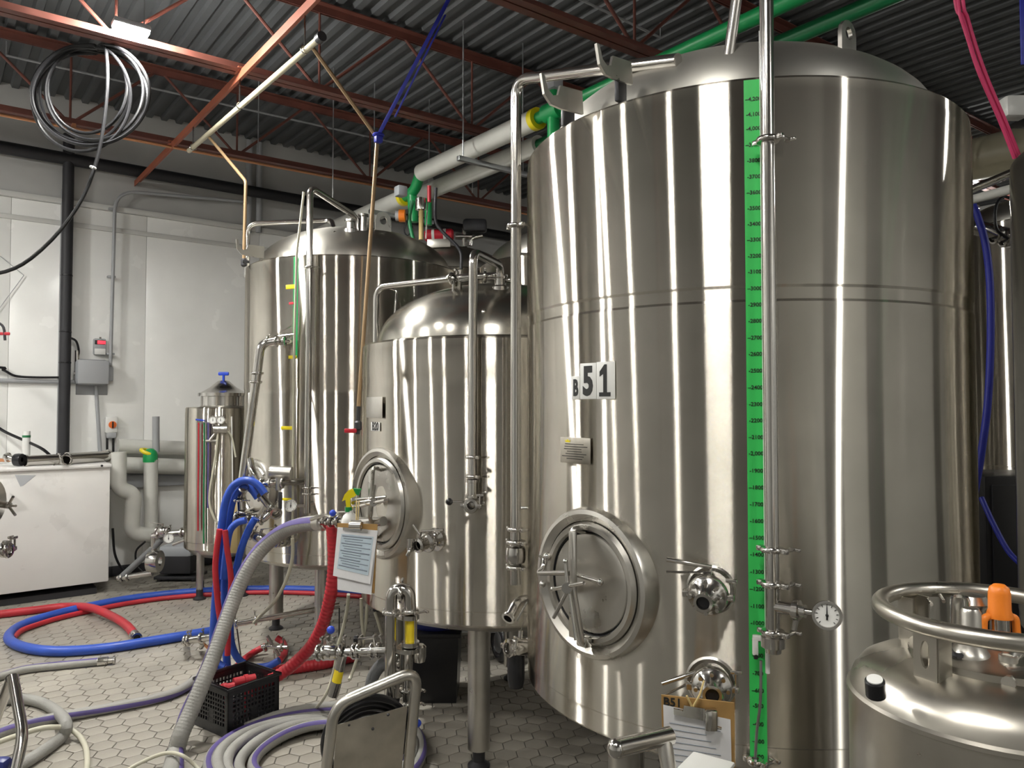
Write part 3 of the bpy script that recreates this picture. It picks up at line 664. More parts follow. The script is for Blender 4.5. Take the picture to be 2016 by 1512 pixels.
# ------------------------------------------------------------------ BT fittings
o = BT.o
def sb(u, off=.08):
    az, _ = hit(BT, u, 760, BT.R+off); n = Vector((math.cos(az), math.sin(az), 0)); return BT.c+n*(BT.R+off), n, az
b3, n3, az3 = sb(607); z3 = lambda v: hit(BT, 607, v, BT.R+.08)[1]
tp = dome_pt(BT, 706, 452); Z3 = (tp-CAM).dot(FW)
sp = part('stand_pipe', pipe_run([b3+UP*z3(1010), b3+UP*at(611, 368, (b3-CAM).dot(FW)).z, at(703, 428, Z3), tp-UP*.03], .0225, n=16, rad=.06), 'steel', o)
for v in (527, 960, 972): clamp(sp, b3+UP*z3(v), UP, .0225)
part('stub', MB().cyl(b3+UP*z3(995), BT.c+n3*(BT.R-.02)+UP*z3(995), .02, n=14).cyl(b3+UP*z3(995), at(582, 996, (b3-CAM).dot(FW)-.03), .012, n=10), 'steel', sp)
gauge(sp, at(573, 996, (b3-CAM).dot(FW)-.04), CAM-b3+RT*-1.2, .038)
part('dome_fitting', MB().lathe([(.05, -.03), (.05, .0), (.03, .01), (.03, .05), (.042, .055), (.042, .07), (0, .07)], dome_pt(BT, 690, 452), n=18).lathe([(.03, -.03), (.03, .09), (.04, .095), (.04, .11), (0, .11)], dome_pt(BT, 715, 452), n=18), 'steel', o)
lug(BT, 755, 454, .13, o)
# cleaning pipe on the left
pA = at(486, 520, 5.75); pB = at(487, 441, 5.75); pC = at(652, 434, 5.95)
part('cleaning_pipe', pipe_run([pA-UP*.1, pB, pC, dome_pt(BT, 660, 456)-UP*.02], .021, n=14, rad=.08), 'steel', o)
hook(BT, 520, 500, 464, 492, 1, o)
# green stripe, clear tube and tags
azL, _ = hit(BT, 577, 700); azR, _ = hit(BT, 586, 700); vs = []; fs = []
z0, z1 = hit(BT, 580, 704)[1], BT.zr-.012
for zq in (z1, z0):
    for k in range(5): a = azL+(azR-azL)*k/4; vs.append(BT.c+Vector((math.cos(a), math.sin(a), 0))*(BT.R+.004)+UP*zq)
part('level_stripe', MB().add(vs, [(k, k+1, 6+k, 5+k) for k in range(4)]), 'green_pipe', o, label='green painted level stripe')
part('sight_tube', MB().tube([at(598, 378, 5.1), S(BT, 584, 500, .05), S(BT, 579, 700, .03), S(BT, 577, 900, .03), S(BT, 576, 1060, .04)], .009, 8), 'hose_cream', o)
for (u0, v0, u1, v1, m) in ((563, 561, 582, 568, 'yellow'), (569, 595, 578, 599, 'red_tag'), (568, 700, 584, 706, 'yellow'), (553, 839, 576, 846, 'yellow'), (556, 980, 573, 986, 'yellow'), (566, 948, 575, 954, 'red_tag')):
    plate(BT, u0, v0, u1, v1, .001, 'level_tag', m, o)
pl_, c, t, n, w, h = plate(BT, 489, 773, 496, 798, .0015, 'number_plate', 'white_plastic', o); text_part('numeral', 'B', c, (t, UP), .10, 'ink', pl_, bold=.03, sx=.5)
# side valve with pipe going down to the cluster
az, z = hit(BT, 575, 672); t, n = fr(az); c = surf(BT, az, z)
part('side_outlet', MB().cyl(c-n*.02, at(535, 672, 5.12), .026, n=16), 'steel', o)
for u in (528, 545, 560): clamp(o, at(u, 672, 5.12), at(575, 672, 5.12)-at(535, 672, 5.12), .026)
sp = part('racking_pipe', pipe_run([at(550, 671, 5.12), at(514, 676, 5.10), at(478, 945, 5.05)], .030, n=16, rad=.12), 'steel', o)
dd = at(478, 945, 5.05)-at(514, 676, 5.10)
for (u, v) in ((506, 735), (503, 752)): clamp(sp, at(u, v, 5.08), dd, .030)
part('lever', MB().tube([at(575, 640, 5.1), at(540, 662, 5.1), at(578, 658, 5.1)], .006, 8), 'steel', o)
# manway behind the hoses
az, z, t, n, c, door = manway(BT, 505, 965, .22, .15, o, .02)
# lower side fittings: upper elbow + actuator, lower valves
Z = 5.0
part('actuator', MB().cyl(at(533, 930, 5.05), at(574, 932, 5.05), .045, n=18).cyl(at(548, 940, Z), at(548, 965, Z), .02, n=12), 'steel_satin', o)
part('outlet_elbow', MB().tube(catmull([at(600, 948, 5.15), at(540, 950, Z), at(512, 952, Z), at(498, 930, Z), at(492, 905, 5.05)], 6), .024, 12), 'steel', o)
for u in (515, 532, 556): clamp(o, at(u, 951, Z), at(560, 951, Z)-at(510, 951, Z), .024)
part('lower_outlet', MB().tube(catmull([at(590, 1062, 5.2), at(545, 1065, 5.05), at(520, 1075, 4.98)], 6), .022, 12), 'steel', o)
valve(o, at(555, 1066, 5.03), at(590, 1062, 5.2)-at(545, 1066, 5.05), .022, RT*-.6+UP*.6, L=.12, lift=.02)
valve(o, at(510, 1058, 5.0), at(530, 1066, 5.0)-at(500, 1055, 5.0), .022, RT*.9+UP*.1, L=.13, knob='knob_blue', lift=.02)
# ------------------------------------------------------------------ overhead: hose coil, air line, straps
coil = []; N = 150; Zc = 5.05
loops = [(178, 182, 116, 104), (160, 190, 97, 108), (186, 178, 96, 98), (172, 172, 78, 90), (180, 188, 110, 93), (166, 180, 88, 101)]
for k, (cx, cy, rx, ry) in enumerate(loops):
    for i in range(25):
        a = -PI/2+2*PI*i/25+.25; top = max(0, -math.sin(a))
        x = cx+rx*math.cos(a); y = cy+ry*math.sin(a)
        x = x+(200-x)*.35*top**3; y = y+(92+4*k-y)*.8*top**4
        coil.append(at(x, y, Zc+.035*(k-2.5)+.02*math.sin(3*a+k)))
tail = [(205, 88, 4.98), (212, 150, 4.95), (206, 230, 4.93), (192, 310, 4.9), (165, 385, 4.85), (120, 452, 4.8), (62, 508, 4.75), (10, 535, 4.7), (-60, 540, 4.6), (-160, 515, 4.4), (-330, 490, 4.0)]
coil += pts_at(tail)+[T5.c+UP*(T5.zr+.34)+RT*.15, T5.c+UP*(T5.zr+.27)]
solo('hose_coil', MB().tube(catmull(coil, 3), .0115, 8), 'hose_black', 'coiled black ribbed hose hung on roof joist with one end trailing left', 'hose')
solo('cable_tie', MB().torus(at(183, 330, 4.87), .016, .006, at(192, 310, 4.9)-at(165, 385, 4.85), 14, 6), 'white_plastic', 'white tie around the trailing black hose', 'tie')
# pale air line below the bridging with two branches
YZ = JB-.25; yx = 1.80
def at_h(u, v, h): r = ray(u, v); return CAM+r*((h-CAMH)/r.z)
a, b = at_h(372, 297, YZ), at_h(627, 77, YZ)
t = thing('air_pipe', 'pale yellow air line with two dropping branches slung under roof joists', 'pipe', a)
part('main_pipe', MB().cyl(a, b, .020, n=14), 'pipe_cream', t)
part('end_cap', MB().cyl(b, b+(b-a).normalized()*.05, .030, n=14), 'dark_metal', t)
for (u, v) in ((380, 290), (472, 208), (600, 98)):
    p = at_h(u, v, YZ); part('hanger', MB().cyl(p, p+UP*.24+Vector((0, 0, 0)), .006, n=8).torus(p, .024, .005, b-a, 16, 6), 'steel', t)
p1 = at_h(410, 268, YZ)
br = part('branch_pipe', pipe_run([p1, at(484, 357, 5.55), at(480, 512, 5.55)], .0125, n=10, rad=.03), 'pipe_tan', t)
part('branch_valve', MB().lathe([(.013, -.03), (.022, -.02), (.022, .02), (.013, .03)], at(480, 517, 5.55), n=12).box(at(484, 515, 5.53), (.05, .012, .02), bev=.003), 'dark_metal', t)
p2 = at_h(614, 92, YZ)
part('branch_pipe', pipe_run([p2, at(743, 272, 4.75), at(706, 800, 4.62)], .0125, n=10, rad=.03), 'pipe_tan', t)
part('branch_valve', MB().cyl(at(706, 800, 4.62), at(704, 855, 4.62), .013, n=10).lathe([(.013, -.03), (.024, -.02), (.024, .02), (.013, .03)], at(705, 838, 4.62), n=12), 'dark_metal', t)
part('valve_handle', MB().box(at(690, 848, 4.6), (.075, .014, .026), (RT, FW, UP), .006), 'red_handle', t, label='red valve handle')
# blue tie-down strap
p, q = at(893, -20, 4.6), at(745, 266, 4.72); d = (q-p).normalized(); s_ = d.cross(FW).normalized()
mb = MB()
mb.box((p+q)/2, ((q-p).length, .024, .004), (d, s_, d.cross(s_)), .001); mb.box((p+q)/2+s_*.03+FW*.01, ((q-p).length*.7, .012, .003), ((d+s_*.02).normalized(), s_, d.cross(s_)), .001)
mb.box(p+UP*((DECKZ-p.z)/2)-d*.0, (.024, .004, DECKZ-p.z), (s_, d.cross(s_), UP)); mb.torus(q, .028, .010, UP, 14, 6).box(q-UP*.02, (.05, .04, .06), None, .01)
solo('tie_strap', mb, 'strap_blue', 'dark blue webbing strap tied round the dropping air pipe', 'strap')
# ------------------------------------------------------------------ white insulated pipes and green valves
def pipe_x(u, v, h): return at_h(u, v, h)
HP = CAMH+2.15; X1, X2 = 3.59, 3.87
def ypx(u, X, h):                       # y on the line x = X at pixel column u
    d0 = None; lo, hi = -3.0, 8.8
    for _ in range(50):
        m = (lo+hi)/2; P_ = Vector((X, m, h))-CAM; uu = 1008+FPX*P_.dot(RT)/max(P_.dot(FW), .05)
        if uu < u: hi = m
        else: lo = m
    return (lo+hi)/2
TP1 = t = thing('chilled_water_pipe', 'white insulated pipe with green valve clusters hung above its twin', 'pipe', (X1, 6, HP), 'insulated pipes')
y0, y1, y2 = ypx(792, X1, HP-.16), ypx(828, X1, HP), ypx(1052, X1, HP)
part('insulation', MB().cyl((X1, y1, HP), (X1, y2, HP), .078, n=20), 'insulation_white', t)
part('insulation_collar', MB().cyl((X1, y2, HP), (X1, y2-.05, HP), .082, n=20), 'yellow', t)
part('green_pipe', MB().cyl((X1, y2-.04, HP), (X1, -3.2, HP), .045, n=16), 'green_pipe', t)
vb = part('gate_valve', MB().cyl((X1, y2-.14, HP), (X1, y2-.30, HP), .07, n=16).cyl((X1, y2-.22, HP), (X1, y2-.22, HP-.28), .045, n=14).cyl((X1, y2-.22, HP), (X1, y2-.22, HP+.16), .03, n=12), 'green_pipe', t)
part('valve_bonnet', MB().box((X1, y2-.22, HP+.2), (.10, .12, .10), None, .02), 'box_grey', vb)
t = thing('chilled_water_pipe', 'white insulated pipe lower of the pair on the trapeze hangers', 'pipe', (X2, 6, HP), 'insulated pipes')
y3 = ypx(1062, X2, HP)
part('insulation', MB().cyl((X2, WALLY-.1, HP-.05), (X2, y3, HP-.05), .078, n=20), 'insulation_white', t)
part('green_pipe', MB().cyl((X2, y3, HP-.05), (X2, -3.2, HP-.05), .045, n=16), 'green_dark', t)
t = TP1
part('insulation', MB().cyl((X1, WALLY-.1, HP-.16), (X1, y0, HP-.16), .078, n=20), 'insulation_white', t)
part('insulation_collar', MB().cyl((X1, y0, HP-.16), (X1, y0-.05, HP-.16), .082, n=20), 'yellow', t)
gp = part('green_pipe', MB().tube(fillet([(X1, y0-.04, HP-.16), (X1, y0-.22, HP-.14), (X1, y1+.02, HP)], .08), .05, 14), 'green_pipe', t)
yv = y0-.16; Zv = 6.55
vc = part('valve_body', MB().cyl((X1, yv, HP-.14), (X1+.02, yv, HP-.42), .045, n=14).cyl((X1+.15, yv-.05, HP-.20), (X1+.15, yv-.05, HP-.44), .035, n=14).cyl((X1, yv-.02, HP-.22), (X1+.17, yv-.05, HP-.22), .035, n=14), 'green_pipe', t)
def cl(u, v): return at(u, v, Zv)
part('actuator_box', MB().box(cl(789, 377), (.09, .09, .09), None, .012), 'box_grey', t)
part('drop_hose', MB().tube(catmull([cl(812, 395), cl(806, 430), cl(812, 465), cl(818, 490)], 5), .018, 10), 'green_dark', t)
part('drop_hose', MB().tube(catmull([cl(858, 370), cl(857, 430), cl(870, 455), cl(905, 492), cl(908, 530)], 5), .015, 10), 'dark_metal', t)
part('brass_pipe', MB().cyl(cl(829, 405), cl(829, 472), .020, n=12), 'rope_tan', t)
part('chrome_valve', MB().lathe([(.02, -.06), (.045, -.05), (.05, 0), (.045, .05), (.02, .06)], cl(828, 402), n=16).cyl(cl(842, 395), cl(838, 470), .006, n=8), 'steel', t)
part('red_pipe', MB().cyl(cl(845, 366), cl(845, 398), .018, n=10), 'red_handle', t)
part('transmitter', MB().cyl(cl(786, 425), cl(798, 425), .055, n=16), 'orange', t, label='orange and grey pressure transmitter')
part('transmitter_cap', MB().lathe([(0, -.04), (.045, -.035), (.045, 0)], cl(787, 425), RT, 16), 'box_grey', t)
part('cable', MB().tube(catmull([cl(800, 435), cl(796, 455), cl(803, 463), cl(812, 450), cl(806, 435)], 5), .006, 6), 'rubber_black', t)
# trapeze hangers
for i, (u, lb) in enumerate(((972, 'grey strut hanger with rods under the white pipes beside B51'), (790, 'grey strut hanger with rods under the white pipes beside green valves'))):
    yy = ypx(u, X1+.14, HP-.12); tt = thing('trapeze_hanger', lb, 'hanger', (X1+.14, yy, HP-.15), 'pipe hangers')
    part('strut', MB().box((X1+.14, yy, HP-.15+(0 if i == 0 else -.12)), (.72, .04, .04), None, .004), 'galvanised', tt)
    for s in (-1, 1): part('rod', MB().cyl((X1+.14+s*.31, yy, HP-.17-.12*i), (X1+.14+s*.31, yy, DECKZ), .006, n=8), 'galvanised', tt)
# copper line clipped under the joist nearest the wall
yj = JY[0]-.07; solo('copper_line', MB().tube([(XL+.2, yj+JSL*(XL+.2), JB-.075), (7.0, yj+JSL*7.0, JB-.075)], .014, 8).box((1, JY[0]-.035+JSL*1, JB-.055), (.03, .08, .05)), 'copper', 'copper pipe clipped under the red joist nearest the back wall', 'pipe')
# thin conduits under the deck
for (a, b, lb) in (((12, 109), (876, 303), 'thin pale conduit strung along under the roof deck'), ((1120, -12), (1300, 74), 'short thin pale conduit under the roof deck above B51')):
    p, q = at_h(*a, JT-.06), at_h(*b, JT-.06); solo('roof_conduit', MB().cyl(p, q, .010, n=8).cyl(p, p+UP*(DECKZ-p.z), .004, n=6).cyl(q, q+UP*(DECKZ-q.z), .004, n=6), 'conduit_grey', lb, 'conduit', 'roof conduits')
for k, (u, v, h1, lb) in enumerate(((508, 300, 3.3, 'thin steel rod hanging from deck beside copper drop pipe'), (930, 380, 3.0, 'thin steel rod hanging from deck beside the B51 cleaning pipe'), (655, 390, 3.2, 'thin steel rod hanging from deck above the tall tank'))):
    p = at(u, v, 6.9); solo('hanger_rod', MB().cyl(p, Vector((p.x, p.y, DECKZ)), .005, n=6), 'galvanised', lb, 'rod', 'hanger rods')
# red motor lying on the far tank
p, q = at(836, 464, 7.7), at(893, 462, 7.7)
t = thing('red_cylinder', 'red cylinder with white bands lying on far tank top below green valves', 'cylinder', (p+q)/2-UP*.06)
part('body', MB().lathe([(0, 0), (.045, .0), (.062, .02), (.062, (q-p).length-.02), (.045, (q-p).length), (0, (q-p).length)], p, q-p, 20), 'red_handle', t)
for f_ in (.3, .7): part('band', MB().lathe([(.061, -.015), (.065, -.012), (.065, .012), (.061, .015)], p+(q-p)*f_, q-p, 20), 'white_plastic', t)
part('saddle', MB().box((p+q)/2-UP*.085, ((q-p).length*.8, .08, .10), ((q-p).normalized(), FW, UP), .005), 'steel_satin', t)
# pipework on the far tank
t = thing('valve_manifold', 'bright steel valve manifold on the far tank beside the red cylinder', 'valve', at(912, 482, 7.6))
part('pipe', MB().tube([at(897, 466, 7.6), at(930, 466, 7.6)], .03, 12).tube([at(915, 450, 7.6), at(915, 486, 7.6)], .026, 12), 'steel', t)
part('elbow', MB().tube(catmull([at(926, 484, 7.5), at(930, 470, 7.5), at(950, 464, 7.5)], 5), .02, 10), 'steel', t)
part('actuator', MB().box(at(935, 445, 7.6), (.24, .14, .13), (RT, FW, UP), .03), 'dark_metal', t)
# ------------------------------------------------------------------ things on the back wall
zbp = 4.25
solo('wall_pipe', MB().cyl((XL+.1, WALLY-.10, zbp), (XR-.1, WALLY-.10, zbp), .062, n=18), 'pipe_black', 'long black insulated pipe running along the top of the back wall', 'pipe')
pv = wl(130, 600, .10)
t = thing('downpipe', 'black insulated downpipe on the white wall behind the freezer chest', 'pipe', (pv.x, pv.y, 1.2))
part('insulation', MB().cyl((pv.x, pv.y, .9), (pv.x, pv.y, zbp+.25), .052, n=16), 'pipe_black', t)
for v in (545, 655, 715): part('joint_band', MB().cyl((pv.x, pv.y, wl(130, v).z-.006), (pv.x, pv.y, wl(130, v).z+.006), .0555, n=16), 'rubber_black', t)
ps = wl(120, 600, .02)
solo('cable_channel', MB().box((ps.x, WALLY-.03, 2.45), (.035, .04, 3.0), None, .004), 'conduit_grey', 'narrow grey cable channel beside the black downpipe', 'channel')
# conduit with bend
cz = [wl(215, 720, .03), wl(223, 480, .03), wl(228, 378, .03), wl(252, 373, .03), wl(484, 400, .03)]
cz = [q_-Vector((0, .06, 0)) for q_ in cz]
t = thing('conduit', 'grey bent electrical conduit running up the white wall', 'conduit', cz[0])
part('tube', MB().tube(fillet([cz[0], Vector((cz[1].x, cz[0].y, cz[2].z)), cz[4]], .22, 10), .017, 10), 'conduit_grey', t)
for (u, v) in ((221, 412), (219, 545), (217, 697)): part('clip', MB().box(wl(u, v, .06), (.075, .06, .02), None, .004), 'conduit_grey', t)
# junction box, controller, switch
c = wl(181, 733, .09); t = thing('junction_box', 'large grey rounded junction box on the white wall', 'box', c-UP*.2)
part('body', MB().box(c, (.30, .16, .26), None, .04), 'box_grey', t)
part('lid', MB().box(c-Vector((0, .085, 0)), (.28, .02, .24), None, .03), 'conduit_grey', t)
part('back_plate', MB().box(wl(181, 745, .01), (.29, .012, .34), None, .02), 'conduit_grey', t)
part('elbow_fitting', MB().box(wl(217, 736, .05), (.055, .06, .15), None, .015).cyl(wl(205, 742, .05), wl(217, 742, .05), .022, n=12), 'conduit_grey', t)
part('cable_gland', MB().cyl(wl(152, 712, .07), wl(152, 690, .07), .022, n=12).cyl(wl(145, 735, .07), wl(165, 735, .07), .022, n=12), 'steel', t)
part('power_cable', MB().tube(catmull([wl(139, 665, .09), wl(150, 672, .1), wl(155, 690, .08), wl(153, 705, .08)], 6), .011, 8), 'rubber_black', t)
part('down_conduit', MB().cyl(wl(189, 760, .05), wl(197, 890, .05), .018, n=10), 'conduit_grey', t)
c = wl(196, 683, .05); t = thing('temperature_controller', 'small grey controller with red display above the junction box', 'controller', c-UP*.1)
part('body', MB().box(c, (.115, .06, .17), None, .015), 'conduit_grey', t)
part('display', MB().box(c+Vector((.012, -.032, .045)), (.075, .006, .035), None, .002), 'led_red', t)
part('display_frame', MB().box(c+Vector((-.002, -.031, .045)), (.095, .004, .045), None, .002), 'ink', t)
part('screw', MB().cyl(c+Vector((0, -.03, .085)), c+Vector((0, -.035, .10)), .01, n=10), 'steel', t)
part('lower_cover', MB().box(c+Vector((0, -.033, -.05)), (.10, .012, .06), None, .004), 'white_plastic', t)
c = wl(219, 836, .05); t = thing('isolator_switch', 'white isolator with round orange and black switch on the wall', 'switch', c-UP*.1)
part('body', MB().box(c, (.115, .07, .17), None, .015), 'white_plastic', t)
part('dial', MB().cyl(c+Vector((.005, -.034, .0)), c+Vector((.005, -.046, .0)), .037, n=24), 'switch_orange', t)
part('knob', MB().box(c+Vector((.005, -.052, 0)), (.014, .018, .065), None, .004), 'ink', t)
part('base_cover', MB().box(c+Vector((0, 0, -.11)), (.09, .06, .06), None, .01), 'conduit_grey', t)
for u, m in ((211, 'yellow'), (223, 'rubber_black')): part('cable', MB().cyl(wl(u, 858, .05), wl(u, 905, .05), .012, n=8), m if m != 'yellow' else 'rubber_black', t)
# horizontal conduit and black cable on the left
solo('wall_conduit', MB().cyl(Vector((XL+.05, WALLY-.04, wl(155, 752).z)), wl(155, 752, .04), .022, n=10), 'conduit_grey', 'grey horizontal conduit leading to the junction box', 'conduit')
solo('wall_cable', MB().tube(catmull([Vector((XL+.1, WALLY-.07, wl(-30, 722).z)), Vector((-1.2, WALLY-.07, wl(-30, 722).z)), wl(-30, 722, .07), wl(5, 728, .07), wl(30, 740, .07), wl(70, 743, .07), wl(122, 743, .07)], 6), .012, 8), 'rubber_black', 'black cable clipped along grey wall conduit', 'cable')
# roof end of the column and pipes above the tall tank
for k, (u, lb) in enumerate(((490, 'dark vertical pipe on the wall by the copper drop'), (510, 'second dark vertical pipe on the wall by the copper drop'))):
    p = wl(u, 380, .05); solo('riser_pipe', MB().cyl((p.x, p.y, wl(u, 460).z), (p.x, p.y, DECKZ-.03), .035, n=12), 'conduit_grey', lb, 'pipe', 'riser pipes')
# hanging hooks and the small red tool at the left edge
solo('wall_wire', MB().tube([wl(-5, 500, .03), wl(47, 542, .03), wl(-5, 612, .03)], .0035, 6), 'conduit_grey', 'thin grey wire bent into a point on the wall', 'wire')
p = at(-10, 656, 5.4); t = thing('pipe_clip', 'red handled valve poking in beside the white wall', 'valve', p)
part('feed_pipe', MB().cyl(at(-30, 630, 5.4), Vector((at(-30, 630, 5.4).x, WALLY-.01, at(-30, 630, 5.4).z)), .012, n=10), 'dark_metal', t)
part('stem', MB().tube(catmull([at(-30, 630, 5.4), at(4, 640, 5.4), at(10, 670, 5.4)], 5), .009, 8), 'dark_metal', t); part('handle', MB().box(at(4, 657, 5.4), (.11, .016, .022), (RT, FW, UP), .005), 'red_handle', t)
# ------------------------------------------------------------------ white chest and what lies on it
fx1 = gr(214, 1168).x; fy = gr(214, 1168).y
t = thing('freezer_chest', 'large white enamel freezer chest standing before the back wall', 'freezer', (fx1-1.5, fy+.35, 0))
FT = CAMH-.535
part('body', MB().box((fx1-1.5, fy+.34, (FT+.10)/2-.0), (3.0, .66, FT-.12), None, .012), 'white_enamel', t)
part('lid', MB().box((fx1-1.5, fy+.33, FT-.015), (3.02, .70, .035), None, .012), 'white_enamel', t)
part('plinth', MB().box((fx1-1.54, fy+.36, .028), (2.9, .6, .055)), 'dark_metal', t)
part('lid_bolt', MB().cyl((fx1-.08, fy-.02, FT-.012), (fx1-.08, fy-.035, FT-.012), .010, n=10), 'ink', t)
part('side_bracket', MB().prism([at(29, 935, 6.6), at(70, 936, 6.6), at(44, 957, 6.6), at(40, 958, 6.6)], FW*.01), 'conduit_grey', t)
lz = FT+.005
def top(u, v, h=0.0):                  # on the lid: v only says how far back (905 = middle, 925 = front edge)
    y = fy+.02+max(0, 925-v)*.016; r = ray(u, 860); p = CAM+r*(y/r.y); p.z = lz+h; return p
for (u0, v0, u1, v1, r, lb) in ((52, 920, 116, 916, .048, 'short wide steel tube lying on the white chest'), (134, 919, 214, 906, .052, 'long wide steel tube with flange lying on the white chest'), (120, 897, 190, 893, .03, 'thin steel tube lying behind the wide tubes on the chest')):
    a, b = top(u0, v0, r), top(u1, v1, r); mb = MB(); d = (b-a).normalized()
    mb.tube([a, b], r, 18, cap=False); mb.lathe([(r, -.01), (r+.012, -.008), (r+.012, .006), (r, .008)], b, d, 18); mb.lathe([(r, -.01), (r+.008, -.008), (r+.008, .006), (r, .008)], a, d, 18)
    solo('steel_tube', mb, 'steel', lb, 'tube', 'steel tubes on the chest')
p = top(38, 919, .058); t = thing('spare_pump', 'steel pump head with black ring lying on the white chest', 'pump', p-UP*.05)
part('ring', MB().lathe([(.02, -.03), (.055, -.03), (.058, 0), (.055, .03), (.02, .03)], p, RT, 20), 'rubber_black', t)
part('neck', MB().cyl(p-RT*.02, p-RT*.13+UP*.03, .028, n=14).lathe([(.02, -.01), (.045, -.008), (.045, .008), (.02, .01)], p-RT*.10+UP*.02, RT, 16), 'steel', t)
part('copper_tube', MB().tube([p-RT*.02, p-RT*.45-UP*.01], .016, 10), 'copper', t)
p = top(122, 912, .02)
cm = thing('pipe_clamps', 'two loose steel clamp rings dangling over edge of white chest', 'clamp', p-UP*.05)
for (u, v, s) in ((120, 922, 1), (130, 924, -1)): part('ring', MB().torus(top(u, v, .05)+Vector((0, -.06, 0)), .045, .008, RT*.7+FW*.5*s+UP*.3, 20, 8), 'steel', cm)
part('bolt', MB().tube([top(95, 905, .05), top(112, 914, .04), top(105, 932, -.02)], .006, 8), 'steel', cm)
p = top(52, 897, .0); t = thing('sample_jar', 'tall translucent white jar with green band on the chest', 'jar', p)
part('jar', MB().lathe([(0, 0), (.032, 0), (.034, .01), (.033, .30), (.031, .305), (.030, .29), (.030, .02), (0, .015)], p, n=20), 'white_plastic', t); part('band', MB().lathe([(.0335, .245), (.035, .247), (.035, .265), (.0335, .267)], p, n=20), 'green_dark', t)
solo('chest_cable', MB().tube(catmull([Vector((-1.5, WALLY-.05, wl(-20, 800).z+.3)), wl(-60, 800, .08), wl(-20, 830, .1), wl(10, 850, .15), wl(50, 868, .3), wl(85, 885, .5), top(112, 905, .012)], 6), .014, 8), 'rubber_black', 'black cable sagging from wall down onto the white chest', 'cable')
# star handle and clamp of a tank just outside on the left
t = T5.o
part('spindle', MB().cyl(at(-130, 975, 3.6), at(18, 995, 3.4), .016, n=12), 'steel', t)
for (u, v) in ((26, 978), (31, 996), (30, 1014)): part('spoke', MB().cyl(at(16, 995, 3.4), at(u, v, 3.36), .006, n=8), 'steel', t)
part('dished_plate', MB().lathe([(.0, .0), (.09, .01), (.11, .035), (.115, .03), (.09, 0), (0, -.01)], at(-34, 990, 3.45), RT, 24), 'steel_satin', t)
t = T5.o
part('body', MB().tube([at(-140, 1070, 3.6), at(12, 1082, 3.4)], .022, 12).tube([at(10, 1082, 3.4), at(14, 1066, 3.4)], .018, 12), 'steel', t)
clamp(t, at(8, 1082, 3.4), RT, .022); clamp(t, at(16, 1083, 3.4), RT, .022)
# ------------------------------------------------------------------ white plumbing, slim tank and pump by the wall
t = thing('white_pipework', 'white insulated pipes on the wall with green ended standpipe', 'pipe', wl(297, 1050, .3))
for v, o_ in ((884, .14), (921, .14)): part('wall_run', MB().cyl(wl(232, v-6, o_), wl(385, v-1, o_), .075 if v < 900 else .085, n=18), 'insulation_white', t)
part('grey_wall_box', MB().box((wl(300, 945, .05)+Vector((0, 0, 0))), (1.1, .06, .14), None, .01), 'conduit_grey', t)  # plain grey box on the wall below the pipe runs
q = .42
part('standpipe', pipe_run([wl(297, 905, q), wl(297, 1055, q)], .068, n=16), 'insulation_white', t)
part('cap', MB().lathe([(.07, -.06), (.072, .0), (.06, .05), (.03, .075), (0, .08)], wl(296, 898, q), n=18), 'green_pipe', t, label='green valve cap')
part('collar', MB().torus(wl(292, 890, q-.02), .07, .02, UP+RT*.4, 20, 8), 'yellow', t)
part('stub_pipe', MB().cyl(wl(307, 890, .3), wl(307, 820, .3), .035, n=14), 'conduit_grey', t)
part('elbow_run', pipe_run([wl(233, 890, .5), wl(233, 962, .5), wl(264, 972, .5), wl(258, 1050, .5), wl(300, 1054, .5)], .075, n=16, rad=.16), 'insulation_white', t)
tank_body(T4, 'slim_tank', 'slim stainless tank with coloured hoses beside the white wall', [], [(camaz(T4)+PI/4+k*PI/2, .26) for k in range(4)], group='steel beer tanks', leg_r=.03, seg=48)
o = T4.o
def s4(u, v, off=.02): return S(T4, u, v, off)
topc = T4.c+UP*(T4.zr+.05)
part('manway_cap', MB().lathe([(.20, -.04), (.20, .05), (.225, .055), (.225, .085), (.20, .09), (.12, .14), (.05, .20), (.0, .21)], topc, n=32), 'steel', o)
part('blue_knob', MB().box(topc+UP*.27, (.10, .03, .035), (RT, FW, UP), .01).cyl(topc+UP*.19, topc+UP*.26, .012, n=10), 'knob_blue', o)
for (u, m, v1) in ((391, 'hose_red', 1045), (402, 'green_dark', 1070), (410, 'hose_purple', 1000)):
    part('drop_hose', MB().tube(catmull([s4(u, 832, .03), s4(u, 900, .03), s4(u-1, 980, .03), s4(u-1, v1, .03)], 5), .0075, 8), m, o)
part('tap', MB().tube([s4(386, 826, .03), s4(402, 828, .05)], .008, 8), 'knob_blue', o)
gauge(o, s4(419, 827, .08), CAM-T4.c, .035, stem=s4(420, 842, .04)); gauge(o, s4(434, 827, .08), CAM-T4.c, .035, stem=s4(434, 842, .04))
part('regulator', MB().cyl(s4(420, 845, .06), s4(447, 845, .06), .038, n=16), 'steel_satin', o)
part('regulator_bracket', MB().cyl(s4(428, 848, .04), s4(413, 866, .05), .012, n=10).box(s4(417, 868, .03), (.11, .03, .02), (RT, FW, UP), .004), 'steel_satin', o)
part('cream_hose', MB().tube(catmull([s4(444, 846, .06), s4(456, 860, .05), s4(464, 900, .05)], 5), .008, 8), 'hose_cream', o)
part('cream_hose', MB().tube(catmull([s4(430, 848, .06), s4(424, 900, .06), s4(412, 980, .07), s4(422, 1020, .08), s4(436, 1035, .08)], 5), .010, 8), 'hose_cream', o)
part('white_rod', MB().cyl(s4(456, 820, .02), s4(458, 950, .02), .006, n=8), 'white_plastic', o)
